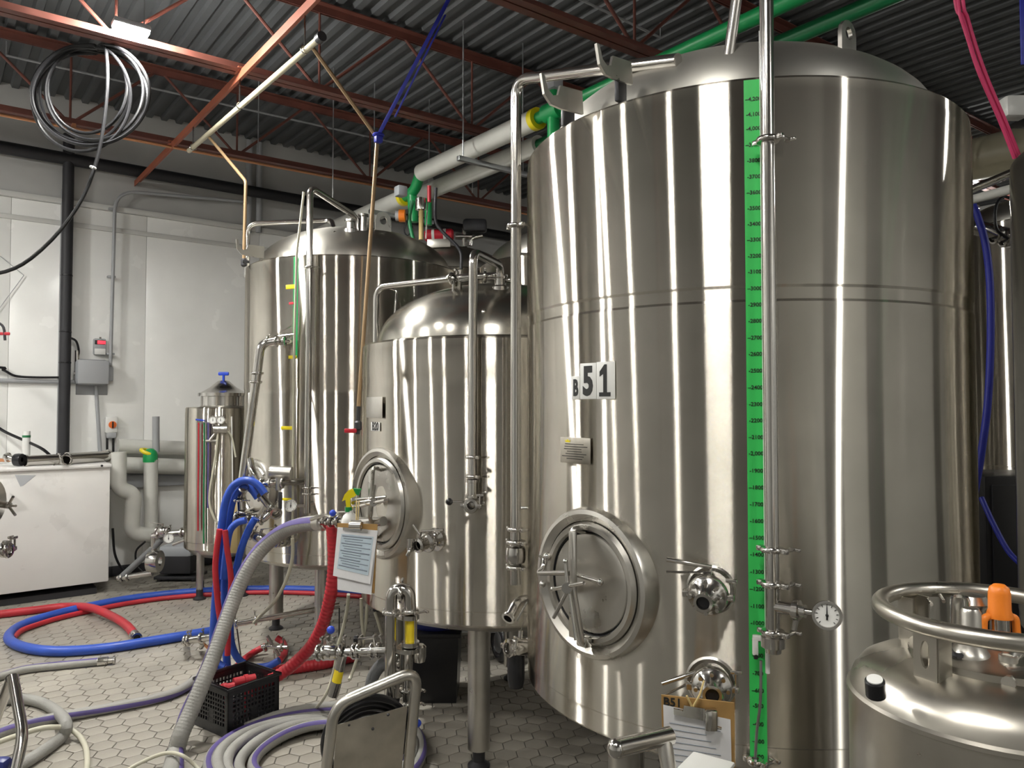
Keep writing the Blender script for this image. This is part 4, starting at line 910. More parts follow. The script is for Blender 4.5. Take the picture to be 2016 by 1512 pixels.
# pump on the floor
p = gr(352, 1142); t = thing('transfer_pump', 'floor pump with grey motor box and dial gauge below white pipe', 'pump', p)
part('motor_box', MB().box(p+UP*.21+FW*.05, (.32, .30, .26), (RT, FW, UP), .02), 'dark_metal', t)
part('motor_cover', MB().box(p+UP*.30+FW*.05, (.33, .31, .12), (RT, FW, UP), .03), 'box_grey', t)
part('base_frame', MB().box(p+UP*.04+FW*.05, (.42, .3, .03), (RT, FW, UP), .005), 'dark_metal', t)
for s in (-1, 1): part('foot', MB().cyl(p+RT*(s*.17)-FW*.05, p+RT*(s*.17)-FW*.05+UP*.05, .025, n=12), 'dark_metal', t)
Zq = 7.2
part('pump_casing', MB().lathe([(.04, -.05), (.10, -.05), (.11, 0), (.10, .05), (.04, .05)], at(305, 1105, Zq), RT, 24), 'steel', t)
part('riser', MB().tube([at(302, 1110, Zq), at(303, 1055, Zq)], .03, 12), 'steel', t)
part('inlet_pipe', MB().tube(catmull([at(235, 1140, Zq), at(262, 1115, Zq), at(302, 1078, Zq), at(318, 1062, Zq)], 5), .030, 12), 'hose_dark', t)
part('outlet_pipe', MB().tube([at(300, 1056, Zq), at(340, 1050, Zq), at(374, 1047, Zq)], .032, 12), 'steel', t)
part('floor_pipe', MB().tube([at(232, 1138, Zq), at(262, 1134, Zq), at(300, 1128, Zq)], .028, 12), 'steel', t)
for (u, v) in ((312, 1053), (330, 1052), (358, 1048)): clamp(t, at(u, v, Zq), RT, .034)
for (u, v) in ((240, 1138), (252, 1136)): clamp(t, at(u, v, Zq), RT, .03)
valve(t, at(320, 1046, Zq), RT, .03, RT*-1+UP*.1, L=.13, lift=.02)
gauge(t, at(332, 1060, Zq-.1), CAM-p, .045, stem=at(326, 1056, Zq))
part('wand', MB().tube([at(340, 1072, Zq-.15), at(392, 1052, Zq-.15)], .016, 10), 'steel', t)
part('suction_hose', MB().tube(catmull([at(222, 1040, 7.6), at(226, 1090, 7.6), at(242, 1122, 7.5), at(262, 1132, 7.4)], 6), .012, 8), 'rubber_black', t)
part('loop_cable', MB().tube(catmull([at(286, 1066, 7.5), at(268, 1085, 7.5), at(270, 1112, 7.5), at(284, 1128, 7.5)], 6), .010, 8), 'rubber_black', t)
# ------------------------------------------------------------------ hoses
def hose(name, pts, r, m, label, group=None, n=12, sub=6, stripe=None, cat='hose', ends=(), rib=None):
    P_ = catmull(pts, sub); t = thing(name, label, cat, P_[0], group)
    if rib:                             # corrugated wall: radius swells every rib[0] metres
        D_ = catmull(pts, 24); L_ = [0.0]
        for a, b in zip(D_, D_[1:]): L_.append(L_[-1]+(b-a).length)
        st_ = rib[0]/4; out = []; rr = []; j = 0; k = 0
        while k*st_ < L_[-1]:
            while L_[j+1] < k*st_: j += 1
            f_ = (k*st_-L_[j])/max(L_[j+1]-L_[j], 1e-6); out.append(D_[j].lerp(D_[j+1], f_)); rr.append(r*(1+(rib[1] if k % 4 < 2 else -rib[1]))); k += 1
        part('tube', MB().tube(out, rr, n), m, t, sharp=60)
    else: part('tube', MB().tube(P_, r, n), m, t)
    if stripe:                          # spiral lettering stripe on the outside
        x = []; prev = None
        for i, p in enumerate(P_):
            d = (P_[min(i+1, len(P_)-1)]-P_[max(i-1, 0)]).normalized()
            a, b, _ = frame_of(d) if prev is None else (None, None, None)
            if prev is not None:
                a = prev-d*prev.dot(d); a.normalize(); b = d.cross(a)
            prev = a; ang = stripe[1]+stripe[2]*i/len(P_)
            x.append([p+(a*math.cos(ang+k*.22)+b*math.sin(ang+k*.22))*(r*1.02) for k in (-2, -1, 0, 1, 2)])
        vs = [q for row in x for q in row]; fs = [(i*5+k, i*5+k+1, i*5+k+6, i*5+k+5) for i in range(len(x)-1) for k in range(4)]
        part('stripe', MB().add(vs, fs), stripe[0], t)
    for e in ends:
        p, d = (P_[0], P_[0]-P_[1]) if e == 0 else (P_[-1], P_[-1]-P_[-2])
        f = part('ferrule', MB().lathe([(r*1.06, -.06), (r*1.1, -.055), (r*1.1, 0), (r*.8, .005), (r*.8, .03), (r*1.15, .035), (r*1.15, .045), (r*.72, .046), (r*.70, .02)], p, d, 20), 'steel', t)
        part('bore', MB().lathe([(0, .022), (r*.70, .022)], p, d, 16), 'rubber_black', f)
    return t
def floor_pts(L, r): return [gr(u, v, r) for u, v in L]
hose('floor_hose', floor_pts([(432, 1240), (300, 1262), (200, 1277), (110, 1282), (50, 1275), (19, 1260), (24, 1243), (55, 1226), (110, 1209), (180, 1193), (250, 1180), (330, 1170), (420, 1163), (520, 1160), (640, 1162), (780, 1172)], .037), .036, 'hose_blue', 'thick blue hose looped flat on the tiles before the white chest')
hose('floor_hose', floor_pts([(26, 1257), (40, 1243), (64, 1233), (115, 1217), (180, 1202), (250, 1188), (330, 1177), (420, 1170), (520, 1166), (640, 1169), (780, 1180)], .022), .021, 'hose_red', 'slimmer red hose lying against the far side of the blue loop')
hose('floor_hose', floor_pts([(-420, 1262), (-200, 1234), (-60, 1216), (0, 1209), (60, 1202), (130, 1194)], .034)+[gr(180, 1197, .075), gr(222, 1214, .06), gr(250, 1232, .045), gr(267, 1253, .036)], .033, 'hose_red', 'thick red hose with open steel end crossing over the blue loop', ends=(1,))
hose('floor_hose', floor_pts([(-420, 1440), (-200, 1380), (-80, 1352), (0, 1332), (50, 1318), (120, 1310), (212, 1301)], .027), .026, 'hose_grey', 'grey and purple hose with short steel end on the tiles', stripe=('hose_purple', 0.6, 1.2), ends=(1,))
hose('floor_hose', floor_pts([(-420, 1600), (-200, 1520), (-60, 1470), (10, 1440), (60, 1424), (120, 1411), (200, 1397), (300, 1377), (352, 1360), (385, 1338), (410, 1318)], .03), .029, 'hose_grey', 'long grey hose with purple stripe running behind the black crate', stripe=('hose_purple', 1.5, 2.5))
hose('floor_hose', [gr(-300, 1480, .03), gr(-140, 1425, .03), gr(-40, 1395, .03), gr(20, 1377, .03), gr(70, 1380, .03), gr(108, 1398, .03), gr(130, 1424, .085), gr(122, 1450, .03), gr(80, 1482, .03), gr(20, 1518, .03), gr(-60, 1560, .03), gr(-260, 1640, .03)], .03, 'hose_grey', 'grey ribbed hose curling under the bent steel cart handle')
hose('thin_hose', [gr(-200, 1545, .014), gr(-40, 1476, .085), gr(40, 1446, .085), gr(95, 1432, .10), gr(140, 1437, .05), gr(165, 1462, .014), gr(172, 1495, .014), gr(168, 1530, .014)], .0135, 'hose_cream', 'thin cream hose arched over the grey hose beside cart handle')
hose('thin_hose', [gr(230, 1530, .014), gr(270, 1505, .03), gr(320, 1484, .06), gr(355, 1486, .09), gr(385, 1508, .03), gr(400, 1530, .014)], .009, 'hose_cream', 'thin cream tube arched over the foot of the big grey hose')
big = [(668, 1027, 4.12), (630, 1029, 4.25), (590, 1034, 4.35), (555, 1048, 4.4), (520, 1076, 4.4), (492, 1112, 4.36), (466, 1165, 4.3), (442, 1230, 4.2), (421, 1290, 4.1), (400, 1342, 4.02), (376, 1400, 3.95), (357, 1445, 3.88), (345, 1485, 3.84)]
hose('transfer_hose', pts_at(big)+[gr(330, 1535, .043), gr(290, 1580, .043)], .042, 'hose_grey', 'big grey ribbed hose arching from the tank valve down to the tiles', stripe=('hose_purple', .4, 1.4), rib=(.016, .014))
hose('side_hose', [gr(448, 1318, .05), gr(418, 1320, .03), at(398, 1342, 4.12), at(372, 1385, 4.05), at(355, 1430, 3.98), gr(352, 1475, .03), gr(352, 1545, .03)], .024, 'hose_purple', 'purple hose running close beside the big grey hose')
# flat coil of grey hose by the cart
cc = gr(622, 1496); L = []
rad = [.30, .36, .42, .48, .54]
for k in range(5*20+8):
    a = -.3+2*PI*k/20; kk = k/20; r_ = .27+.052*min(kk, 5)+.014*math.sin(a*2+kk)
    L.append(cc+Vector((math.cos(a)*r_*1.0, math.sin(a)*r_*1.02, .031+.012*(1+math.sin(a*1.5+kk*2)))))
hose('hose_coil_floor', L, .027, 'hose_grey', 'grey hose with purple stripe coiled flat beside the hose cart', sub=3, stripe=('hose_purple', .5, 9))
# ------------------------------------------------------------------ blue and red hoses over the valve cluster
Zb = 4.95
def zz_(L, Z0=Zb): return [at(u, v, Z0) for u, v in L]
def clampz(L, Z0, rr):                  # hang at Z0, but keep resting on the floor
    out = []
    for u, v in L:
        p = at(u, v, Z0)
        out.append(p if p.z > rr else gr(u, v, rr))
    return out
hose('draught_hose', clampz([(521, 972), (508, 955), (490, 946), (470, 949), (454, 964), (443, 992), (436, 1040), (429, 1120), (423, 1200), (420, 1270), (427, 1303), (441, 1314)], 4.92, .026), .025, 'hose_blue', 'outer blue hose arching over the steel valves and hanging to floor', 'blue hoses over the valves')
hose('draught_hose', clampz([(508, 980), (497, 965), (484, 956), (470, 962), (459, 982), (451, 1020), (446, 1070), (443, 1130), (443, 1200), (446, 1290), (447, 1312)], 5.0, .026), .025, 'hose_blue', 'inner blue hose arching over the steel valves and hanging straight', 'blue hoses over the valves')
hose('draught_hose', clampz([(484, 1024), (466, 1030), (452, 1048), (445, 1090), (440, 1140)], 4.86, .02), .022, 'hose_blue', 'short blue hose curving down from the valve cross bar', 'blue hoses over the valves')
hose('draught_hose', clampz([(503, 1020), (489, 1044), (474, 1084), (464, 1130), (456, 1180), (453, 1230), (457, 1272), (472, 1300), (498, 1313), (528, 1311), (550, 1300)], 4.9, .024), .023, 'hose_blue', 'blue hose sweeping down from the valves to a floor loop', 'blue hoses over the valves')
hose('draught_hose', [gr(550, 1300, .024), gr(561, 1284, .024), gr(558, 1266, .04), gr(545, 1256, .07)], .023, 'hose_red', 'short red hose closing the floor loop under the tank')
hose('draught_hose', [gr(462, 1318, .024), gr(478, 1300, .024), gr(500, 1284, .03), gr(523, 1272, .06)], .022, 'hose_red', 'red hose rising from the floor to a clamped joint under tank')
hose('draught_hose', clampz([(433, 1042), (427, 1080), (424, 1120), (427, 1165), (432, 1210), (440, 1250)], 4.8, .02), .019, 'hose_red', 'red braided hose hanging in front of the outer blue hose', 'red hoses by the blue hoses')
hose('draught_hose', clampz([(443, 1044), (447, 1080), (453, 1120), (455, 1155), (450, 1200), (449, 1250), (448, 1290)], 4.78, .02), .018, 'hose_red', 'red braided hose hanging between the two blue hoses', 'red hoses by the blue hoses')
hose('racking_hose', pts_at([(654, 1034, 4.1), (657, 1075, 4.14), (657, 1120, 4.16), (651, 1170, 4.18), (637, 1225, 4.24), (614, 1270, 4.3), (582, 1304, 4.34), (548, 1330, 4.34), (516, 1348, 4.28), (490, 1362, 4.22)]), .034, 'hose_red', 'thick red ribbed hose dropping into the black crate', rib=(.024, .035))
hose('racking_hose', floor_pts([(500, 1334), (540, 1322), (590, 1314), (640, 1306), (700, 1292)], .036), .036, 'hose_red', 'thick red hose lying on the tiles behind the black crate', rib=(.024, .035))
# the valve cross under the blue arch
t = BT.o
part('post', MB().cyl(at(476, 1006, 5.05), at(474, 975, 5.05), .030, n=16).tube([at(474, 978, 5.05), at(480, 962, 4.98)], .026, 14), 'steel', t)
part('cross_bar', MB().cyl(at(455, 1019, 5.02), at(505, 1018, 5.02), .022, n=14), 'steel', t)
part('branch', MB().tube([at(512, 974, 4.93), at(525, 990, 4.98), at(540, 1008, 5.02)], .024, 14), 'steel', t)
part('branch', MB().tube([at(545, 1000, 5.0), at(520, 1022, 5.0), at(495, 1024, 5.0)], .022, 14), 'steel', t)
part('open_end', MB().lathe([(.022, -.03), (.028, -.01), (.034, 0), (.034, .012), (.024, .013), (.022, -.01)], at(480, 961, 4.97), at(482, 956, 4.9)-at(478, 966, 5.0), 18), 'steel', t)
part('open_end', MB().lathe([(.024, -.03), (.032, -.01), (.040, 0), (.040, .014), (.028, .015), (.026, -.01)], at(543, 1010, 4.97), at(546, 1018, 4.9)-at(538, 1004, 5.0), 18), 'steel', t)
for (u, v, ax) in ((476, 1008, UP), (470, 985, UP), (516, 979, RT+UP*-.9), (532, 1000, RT+UP*-.9), (515, 1023, RT), (465, 1019, RT), (490, 1020, RT)): clamp(t, at(u, v, 5.0), ax, .024)
part('bracket', MB().cyl(at(476, 1012, 5.05), S(BT, 500, 1000, -.02), .014, n=10), 'steel', t)
part('lever', MB().box(at(552, 985, 4.97), (.025, .012, .11), (RT, FW, UP), .003), 'dark_metal', t)
part('paper_sleeve', MB().box(at(458, 1030, 5.2), (.09, .05, .40), (RT, FW, UP), .01), 'rope_tan', t, label='tan cardboard sleeve')
# fittings on the floor
t = thing('floor_valve', 'steel valve assembly resting on the blue floor hose', 'valve', gr(385, 1262))
a, b = gr(362, 1262, .13), gr(416, 1254, .16)
part('pipe', MB().cyl(a, b, .024, n=14), 'steel', t)
clamp(t, a+(b-a)*.06, b-a, .026); clamp(t, a+(b-a)*.16, b-a, .026); clamp(t, a+(b-a)*.62, b-a, .026)
part('leg_pipe', MB().cyl(a+(b-a)*.1, gr(366, 1264, .04), .022, n=12), 'steel', t)
part('tee', MB().tube([a+(b-a)*.65, gr(400, 1268, .10), gr(396, 1274, .03)], .018, 12), 'steel', t)
part('lever', MB().box(gr(404, 1270, .09), (.10, .012, .02), ((RT+UP*-.9).normalized(), FW, (UP+RT*.9).normalized()), .003), 'copper', t)
t = thing('long_steel_pipe', 'long steel pipe lying propped on the tiles under the tall tank', 'pipe', gr(475, 1290))
a, b = at(465, 1228, 5.15), at(668, 1192, 5.45)
part('tube', MB().cyl(a, b, .020, n=12), 'steel', t); clamp(t, a, b-a, .02); clamp(t, a+(b-a)*.18, b-a, .02); part('prop', MB().cyl(a+UP*0, gr(474, 1292), .005, n=8), 'dark_metal', t)
part('prop', MB().cyl(b, Vector((b.x, b.y, 0)), .005, n=8), 'dark_metal', t)
hose('thin_hose', pts_at([(576, 1060, 5.0), (576, 1090, 5.02), (572, 1115, 5.03), (560, 1150, 5.04), (540, 1185, 5.06), (515, 1210, 5.1), (500, 1226, 5.16)]), .011, 'hose_cream', 'thin cream hose with tied collar drooping from tall tank to steel pipe')
t = thing('hose_joint', 'small steel cross joint ending the red floor loop', 'valve', gr(540, 1276))
p = gr(540, 1275, .10); part('cross', MB().tube([p-RT*.09+UP*.01, p+RT*.09], .014, 10).tube([p-RT*.05+UP*.08, p+RT*.04-UP*.07], .012, 10), 'steel', t); clamp(t, p-RT*.06, RT, .016); clamp(t, p+RT*.05, RT, .016)
part('foot', MB().cyl(p-UP*.02, Vector((p.x, p.y, 0)), .006, n=8), 'steel', t)
# ------------------------------------------------------------------ black crate
A, Bc, Cc = gr(386, 1420), gr(448, 1456), gr(549, 1416)
ex = (Cc-Bc).normalized(); ey = UP.cross(ex); wX = (Cc-Bc).length; wY = min((A-Bc).length, .31); ch = .262
t = thing('milk_crate', 'black plastic lattice crate holding red hose ends on the tiles', 'crate', Bc+ex*(wX/2)+ey*(wY/2))
def cp_(a, b, h): return Bc+ex*a+ey*b+UP*h
def panel(nm, o0, du, L, dn):
    mb = MB(); th = .010
    def bar(a0, a1, h0, h1): mb.box(o0+du*((a0+a1)/2)+UP*((h0+h1)/2)+dn*(th/2), (a1-a0, th, h1-h0), (du, dn, UP))
    bar(0, L, ch-.045, ch); bar(0, L, 0, .055); bar(0, .03, .05, ch-.04); bar(L-.03, L, .05, ch-.04)
    nb = int((L-.06)/.021); stp = (L-.06)/nb
    for k in range(1, nb): bar(.03+k*stp-.004, .03+k*stp+.004, .05, ch-.04)
    nh = 7
    for k in range(1, nh): z_ = .055+(ch-.10)*k/nh; bar(.03, L-.03, z_-.004, z_+.004)
    bar(L*.42, L*.58, .05, .12)
    part(nm, mb, 'plastic_black', t)
panel('side_panel', cp_(0, 0, 0), ex, wX, ey); panel('side_panel', cp_(0, wY, 0), ex, wX, -ey)
panel('end_panel', cp_(0, 0, 0), ey, wY, ex); panel('end_panel', cp_(wX, 0, 0), ey, wY, -ex)
part('floor_panel', MB().box(cp_(wX/2, wY/2, .012), (wX-.01, wY-.01, .012), (ex, ey, UP)), 'plastic_black', t)
rim = MB()
for a, b, d, L in ((wX/2, 0, ex, wX), (wX/2, wY, ex, wX), (0, wY/2, ey, wY), (wX, wY/2, ey, wY)): rim.box(cp_(a, b, ch-.008), (L+.02, .022, .016), (d, UP.cross(d), UP), .003)
part('rim', rim, 'plastic_black', t)
for (a, b, lb) in ((.28, .55, 'red hose end with pale collar lying inside the black crate'), (.75, .62, 'orange red hose end lying inside the black crate by its wall')):
    p = cp_(wX*a, wY*b, .20); d = (ex*.9-ey*.3).normalized(); mb = MB().tube([p-d*.07, p, p+d*.05], .026, 14).lathe([(.026, -.012), (.032, -.01), (.032, .01), (.026, .012)], p, d, 16).cyl(p-UP*.02, p-UP*.19, .012, n=8)
    solo('hose_end', mb, 'hose_red', lb, 'hose end')
# ------------------------------------------------------------------ B20 side: transfer valve, clipboard, spray bottle
t = B20.o
a, b = at(632, 1029, 4.2), at(755, 1026, 3.75)
part('pipe', MB().cyl(a, b, .024, n=16), 'steel', t); part('hose_tail', MB().lathe([(.045, -.07), (.046, .0), (.034, .01), (.034, .03)], a+(b-a)*.05, b-a, 20), 'steel_satin', t)
for f_ in (.12, .22, .34, .5): clamp(t, a+(b-a)*f_, b-a, .027)
lv = part('lever', MB().tube([at(690, 1007, 3.98), at(662, 1009, 4.02)], .0055, 8).box(at(688, 1013, 3.98), (.05, .015, .09), (RT, FW, UP), .004), 'steel', t)
part('ball_knob', MB().ball(at(655, 1010, 4.02), .018), 'knob_blue', lv); part('grip', MB().tube([at(612, 1023, 4.15), at(640, 1014, 4.1), at(652, 1018, 4.08)], .010, 8), 'steel', t)
def clipboard(name_lab, corners, Z, paperm, lab2, tilt=.05, text=None, sheet=None):
    """corners: board pixels (top-left, top-right, bottom-right, bottom-left) hung at distance Z"""
    c4 = [at(u, v, Z+dz) for u, v, dz in corners]; n = (c4[1]-c4[0]).cross(c4[3]-c4[0]).normalized()
    if n.dot(CAM-c4[0]) < 0: n = -n
    t = thing('clipboard', name_lab, 'clipboard', (c4[2]+c4[3])/2); part('board', MB().prism(c4, -n*.004), 'hardboard', t)
    def bl(a, b, o_=0.0): return (c4[0]*(1-a)+c4[1]*a)*(1-b)+(c4[3]*(1-a)+c4[2]*a)*b+n*o_
    return t, bl, n
t, bl, n = clipboard('hardboard clipboard with pale blue printed form hanging by B20 manway', [(664, 1030, 0), (743, 1032, -.05), (737, 1168, -.05), (668, 1158, .0)], 3.72, None, None)
part('back_sheets', MB().prism([bl(.02, .06, .002), bl(1.02, .09, .002), bl(.93, 1.02, .004), bl(-.04, 1.02, .004)], n*.003), 'paper', t)
sh = part('form_sheet', MB().prism([bl(.02, .07, .006), bl(1.03, .10, .006), bl(.92, .86, .02), bl(-.11, .80, .02)], n*.0012), 'paper', t)
part('blue_panel', MB().prism([bl(.12, .155, .0085), bl(.94, .18, .0085), bl(.86, .74, .021), bl(.01, .68, .021)], n*.0006), 'paper_blue', sh)
mb = MB()
for k in range(13):
    f_ = .05+.07*k; a, b = Vector(bl(.12, .155, .0098)).lerp(bl(.01, .68, .0225), f_), Vector(bl(.94, .18, .0098)).lerp(bl(.86, .74, .0225), f_)
    q0, q1 = a.lerp(b, .04+.05*(k % 3)), a.lerp(b, .95-.13*((k*2) % 4)); mb.tube([q0, q1], .0022 if k % 3 else .0032, 4)
o_ = part('printed_lines', mb, 'paper_line', sh); o_['kind'] = 'stuff'
part('clip', MB().prism([bl(.18, .05, .012), bl(.80, .07, .012), bl(.80, .115, .012), bl(.18, .095, .012)], n*.006).lathe([(0, -.03), (.022, -.03), (.022, .03), (0, .03)], bl(.50, .03, .012), (bl(1, 0)-bl(0, 0)), 14).prism([bl(.38, -.06, .010), bl(.62, -.06, .010), bl(.66, .05, .014), bl(.34, .05, .014)], n*.004), 'steel', t)
part('string', MB().tube([bl(.5, -.04, .01), at(702, 985, 3.72)], .003, 6).tube([bl(.54, -.04, .01), at(707, 985, 3.72)], .003, 6), 'rope_tan', t)
t = thing('spray_bottle', 'white spray bottle with yellow trigger head and green nozzle', 'bottle', at(689, 1040, 3.82))
Zs = 3.80
def sp_(u, v): return at(u, v, Zs)
part('bottle', MB().lathe([(0, -.10), (.040, -.10), (.042, -.09), (.042, -.01), (.034, .015), (.016, .03), (.014, .04), (0, .04)], sp_(689, 1021), n=20), 'white_plastic', t)
part('collar', MB().lathe([(.0, 0), (.017, 0), (.017, .022), (0, .022)], sp_(686, 1007), n=16), 'spray_green', t)
part('trigger_head', MB().prism([sp_(*q) for q in ((673, 987), (678, 974), (686, 965), (692, 963), (697, 966), (701, 974), (698, 978), (690, 981), (689, 983), (690, 1002), (682, 1002), (680, 984), (676, 986))], FW*.028), 'yellow', t)
part('nozzle', MB().prism([sp_(*q) for q in ((695, 962), (704, 963), (711, 963), (708, 968), (706, 976), (700, 973), (697, 967))], FW*.026), 'spray_green', t)
# thin cords behind the clipboard
for (L, lb) in (([(686, 1170, 4.0), (684, 1195, 4.05), (676, 1235, 4.1), (664, 1275, 4.12)], 'thin white tube hanging from below the clipboard to the valve bar'), ([(711, 1178, 4.2), (712, 1220, 4.2), (716, 1262, 4.15), (708, 1275, 4.1)], 'thin white tube hanging from B20 to the valve bar'), ([(723, 1190, 4.2), (720, 1230, 4.2), (714, 1262, 4.15), (705, 1290, 4.1), (695, 1320, 4.1), (688, 1338, 4.05)], 'thin white tube crossing behind the valve bar'), ([(738, 1205, 4.2), (746, 1230, 4.2), (752, 1250, 4.2)], 'short white tube tucked under the edge of B20')):
    P_ = pts_at(L); P_[-1].z = max(P_[-1].z, .012); solo('thin_tube', MB().tube(catmull(P_, 5), .009, 8), 'hose_cream', lb, 'tube', 'thin tubes under B20')
hose('thin_tube_floor', [at(664, 1285, 4.05), at(655, 1330, 4.1), at(640, 1370, 4.1), gr(612, 1402, .01), gr(560, 1420, .01)], .008, 'hose_cream', 'thin cream tube trailing from the valve bar onto the tiles')
# ------------------------------------------------------------------ hose cart with U-pipe and sight glass
Zk = 2.95
t = thing('hose_cart', 'stainless hose cart with sheet panel, valve bar and yellow sight glass', 'cart', gr(720, 1512)*1.0)
def kp(u, v, dz=0.0): return at(u, v, Zk+dz)
fr_ = [kp(636, 1700), kp(659, 1392), kp(808, 1322), kp(826, 1352), kp(788, 1700)]
ft = catmull([kp(626, 1640), kp(640, 1520), kp(652, 1430)], 4)
part('frame', MB().tube(fillet([at(628, 1640, Zk), at(658, 1388, Zk), at(822, 1318, Zk+.10), at(792, 1640, Zk+.12)], .075, 8), .0215, 16), 'steel_satin', t)
c4 = [kp(664, 1427, .0), kp(802, 1390, .10), kp(780, 1640, .12), kp(645, 1640, .0)]
nn_ = (c4[1]-c4[0]).cross(c4[3]-c4[0]).normalized(); part('sheet_panel', MB().prism(c4, nn_*.003), 'steel_sheet', t)
for (u, v) in ((764, 1407), (734, 1435), (687, 1427)): part('rivet', MB().ball(kp(u, v, .02), .006), 'dark_metal', t)
part('base_tube', MB().tube([Vector((kp(640, 1560).x, kp(640, 1560).y, .04)), Vector((kp(780, 1560, .1).x, kp(780, 1560, .1).y, .04)), Vector((kp(800, 1560, .5).x, kp(800, 1560, .5).y, .04)), Vector((kp(660, 1560, .5).x, kp(660, 1560, .5).y, .04)), Vector((kp(640, 1560).x, kp(640, 1560).y, .04))], .02, 12), 'steel_satin', t)
for k in range(4):
    cen = kp(722, 1452+6*k, .10+.035*k); part('black_hose_coil', MB().torus(cen, .168-.006*k, .0135, Vector((nn_.x, nn_.y, .15)), 36, 8), 'rubber_black', t)
q = lambda u, v, dz=0.0: at(u, v, 3.15+dz)
part('u_pipe', MB().tube(fillet([q(768, 1440), q(770, 1205), q(772, 1160), q(806, 1160, .0), q(808, 1200)], .075, 10), .0245, 16), 'steel', t)
clamp(t, q(770, 1205), UP, .0245); clamp(t, q(808, 1203), UP, .022); clamp(t, q(789, 1169), RT, .0245)
sg = part('sight_glass', MB().cyl(q(808, 1218), q(808, 1264), .020, n=18), 'amber', t, label='yellow liquid in sight glass')
for k in range(4):
    a = PI/4+k*PI/2; d = RT*math.cos(a)*.031+FW*math.sin(a)*.031; part('guard_rod', MB().cyl(q(808, 1214)+d, q(808, 1268)+d, .0035, n=8), 'steel', sg)
for v in (1214, 1267): part('flange', MB().lathe([(.02, -.009), (.037, -.009), (.037, .009), (.02, .009)], q(808, v), n=20), 'steel', sg)
part('flange', MB().lathe([(.02, -.008), (.055, -.008), (.055, .008), (.02, .008)], q(805, 1277), n=24), 'steel', t)
part('down_pipe', MB().cyl(q(804, 1280), q(800, 1440), .020, n=16), 'steel', t)
clamp(t, q(802, 1358), UP, .021); clamp(t, q(802, 1385), UP, .021)
part('check_valve', MB().lathe([(.012, -.04), (.022, -.036), (.027, -.015), (.027, .025), (.018, .034), (0, .034)], q(826, 1285), n=18), 'steel', t)
part('blue_knob', MB().ball(at(822, 1424, 3.1), .016), 'knob_blue', t)
bar0, bar1 = q(634, 1286, .05), q(800, 1280, .0)
bp_ = part('valve_bar', MB().cyl(bar0, bar1, .017, n=14), 'steel', t)
for u in (638, 652, 697, 706, 733, 745): clamp(t, q(u, 1285-(u-634)*.045, .04), bar1-bar0, .019)
valve(t, q(650, 1284, .04), bar1-bar0, .019, UP+RT*.1, L=.05, knob='knob_blue', lift=.01)
part('lever', MB().tube([q(703, 1258), q(735, 1256), q(738, 1272)], .0055, 8), 'steel', t); part('lever_tip', MB().cyl(q(697, 1258), q(704, 1258), .013, n=12), 'rubber_black', t)
part('inclined_sight_glass', MB().cyl(q(668, 1318), q(662, 1345), .020, n=14), 'amber', t); part('inclined_pipe', MB().tube([q(674, 1290), q(668, 1320)], .020, 12), 'steel', t); part('inclined_pipe', MB().tube([q(663, 1342), q(655, 1370)], .022, 12), 'steel', t)
part('elbow_hose', MB().tube(catmull([q(790, 1300, .05), q(765, 1302, .06), q(745, 1315, .07), q(732, 1340, .08), q(728, 1375, .08)], 6), .026, 12), 'hose_dark', t)
clamp(t, q(786, 1300, .05), RT, .027)
# bent handle of another cart at the left edge
t = thing('tube_trolley', 'bent stainless tube trolley handle over grey hoses', 'trolley', gr(20, 1512))
part('handle', MB().tube(fillet([at(25, 1332, 3.05), at(46, 1448, 2.9), at(20, 1560, 2.8)], .05, 6), .0205, 14), 'steel', t)
part('handle', MB().tube([at(22, 1336, 3.05), at(-4, 1402, 3.2), at(-60, 1560, 3.2)], .0205, 14), 'steel', t)
part('leg', MB().cyl(at(20, 1560, 2.8), Vector((at(20, 1560, 2.8).x, at(20, 1560, 2.8).y, 0)), .02, n=12), 'steel', t)
part('blue_pad', MB().box(at(2, 1505, 2.85), (.06, .06, .05), (RT, FW, UP), .02), 'blue_plastic', t)
# ------------------------------------------------------------------ dark things under the B20 tank
bb = gr(815, 1420); p = gr(852, 1388); t = thing('storage_bin', 'black plastic bin standing on the tiles under the B20 tank', 'bin', p)
part('body', MB().add([p+RT*x_*s_+FW*(y_*s_+.18)+UP*z_ for z_, s_ in ((0, .9), (.40, 1.0)) for x_, y_ in ((-.15, -.17), (.15, -.17), (.15, .17), (-.15, .17))], [(0, 3, 2, 1), (4, 5, 6, 7), (0, 1, 5, 4), (1, 2, 6, 5), (2, 3, 7, 6), (3, 0, 4, 7)]), 'plastic_black', t)
part('rim', MB().box(p+FW*.18+UP*.40, (.33, .37, .03), (RT, FW, UP), .01), 'plastic_black', t)
p2 = p+FW*.18+UP*.416; solo('blue_drum_lid', MB().lathe([(0, 0), (.14, 0), (.15, .015), (.15, .10), (.13, .135), (.05, .14), (.05, .17), (0, .17)], p2, n=32), 'blue_plastic', 'dark blue tub sitting on the black bin under B20', 'tub')
p = gr(985, 1302); t = thing('hand_truck', 'dark wheeled trolley parked behind the front leg of B20', 'trolley', p)
part('wheel', MB().torus(p+UP*.13, .10, .03, RT*.9+FW*.4, 28, 10), 'rubber_black', t); part('hub', MB().lathe([(0, -.02), (.07, -.02), (.075, 0), (.07, .02), (0, .02)], p+UP*.13, RT*.9+FW*.4, 20), 'galvanised', t)
part('deck', MB().box(p-RT*.30+FW*.25+UP*.20, (.75, .45, .03), (RT, FW, UP), .006), 'galvanised', t)
part('wheel', MB().torus(p-RT*.55+FW*.1+UP*.13, .10, .03, RT*.9+FW*.4, 28, 10), 'rubber_black', t)
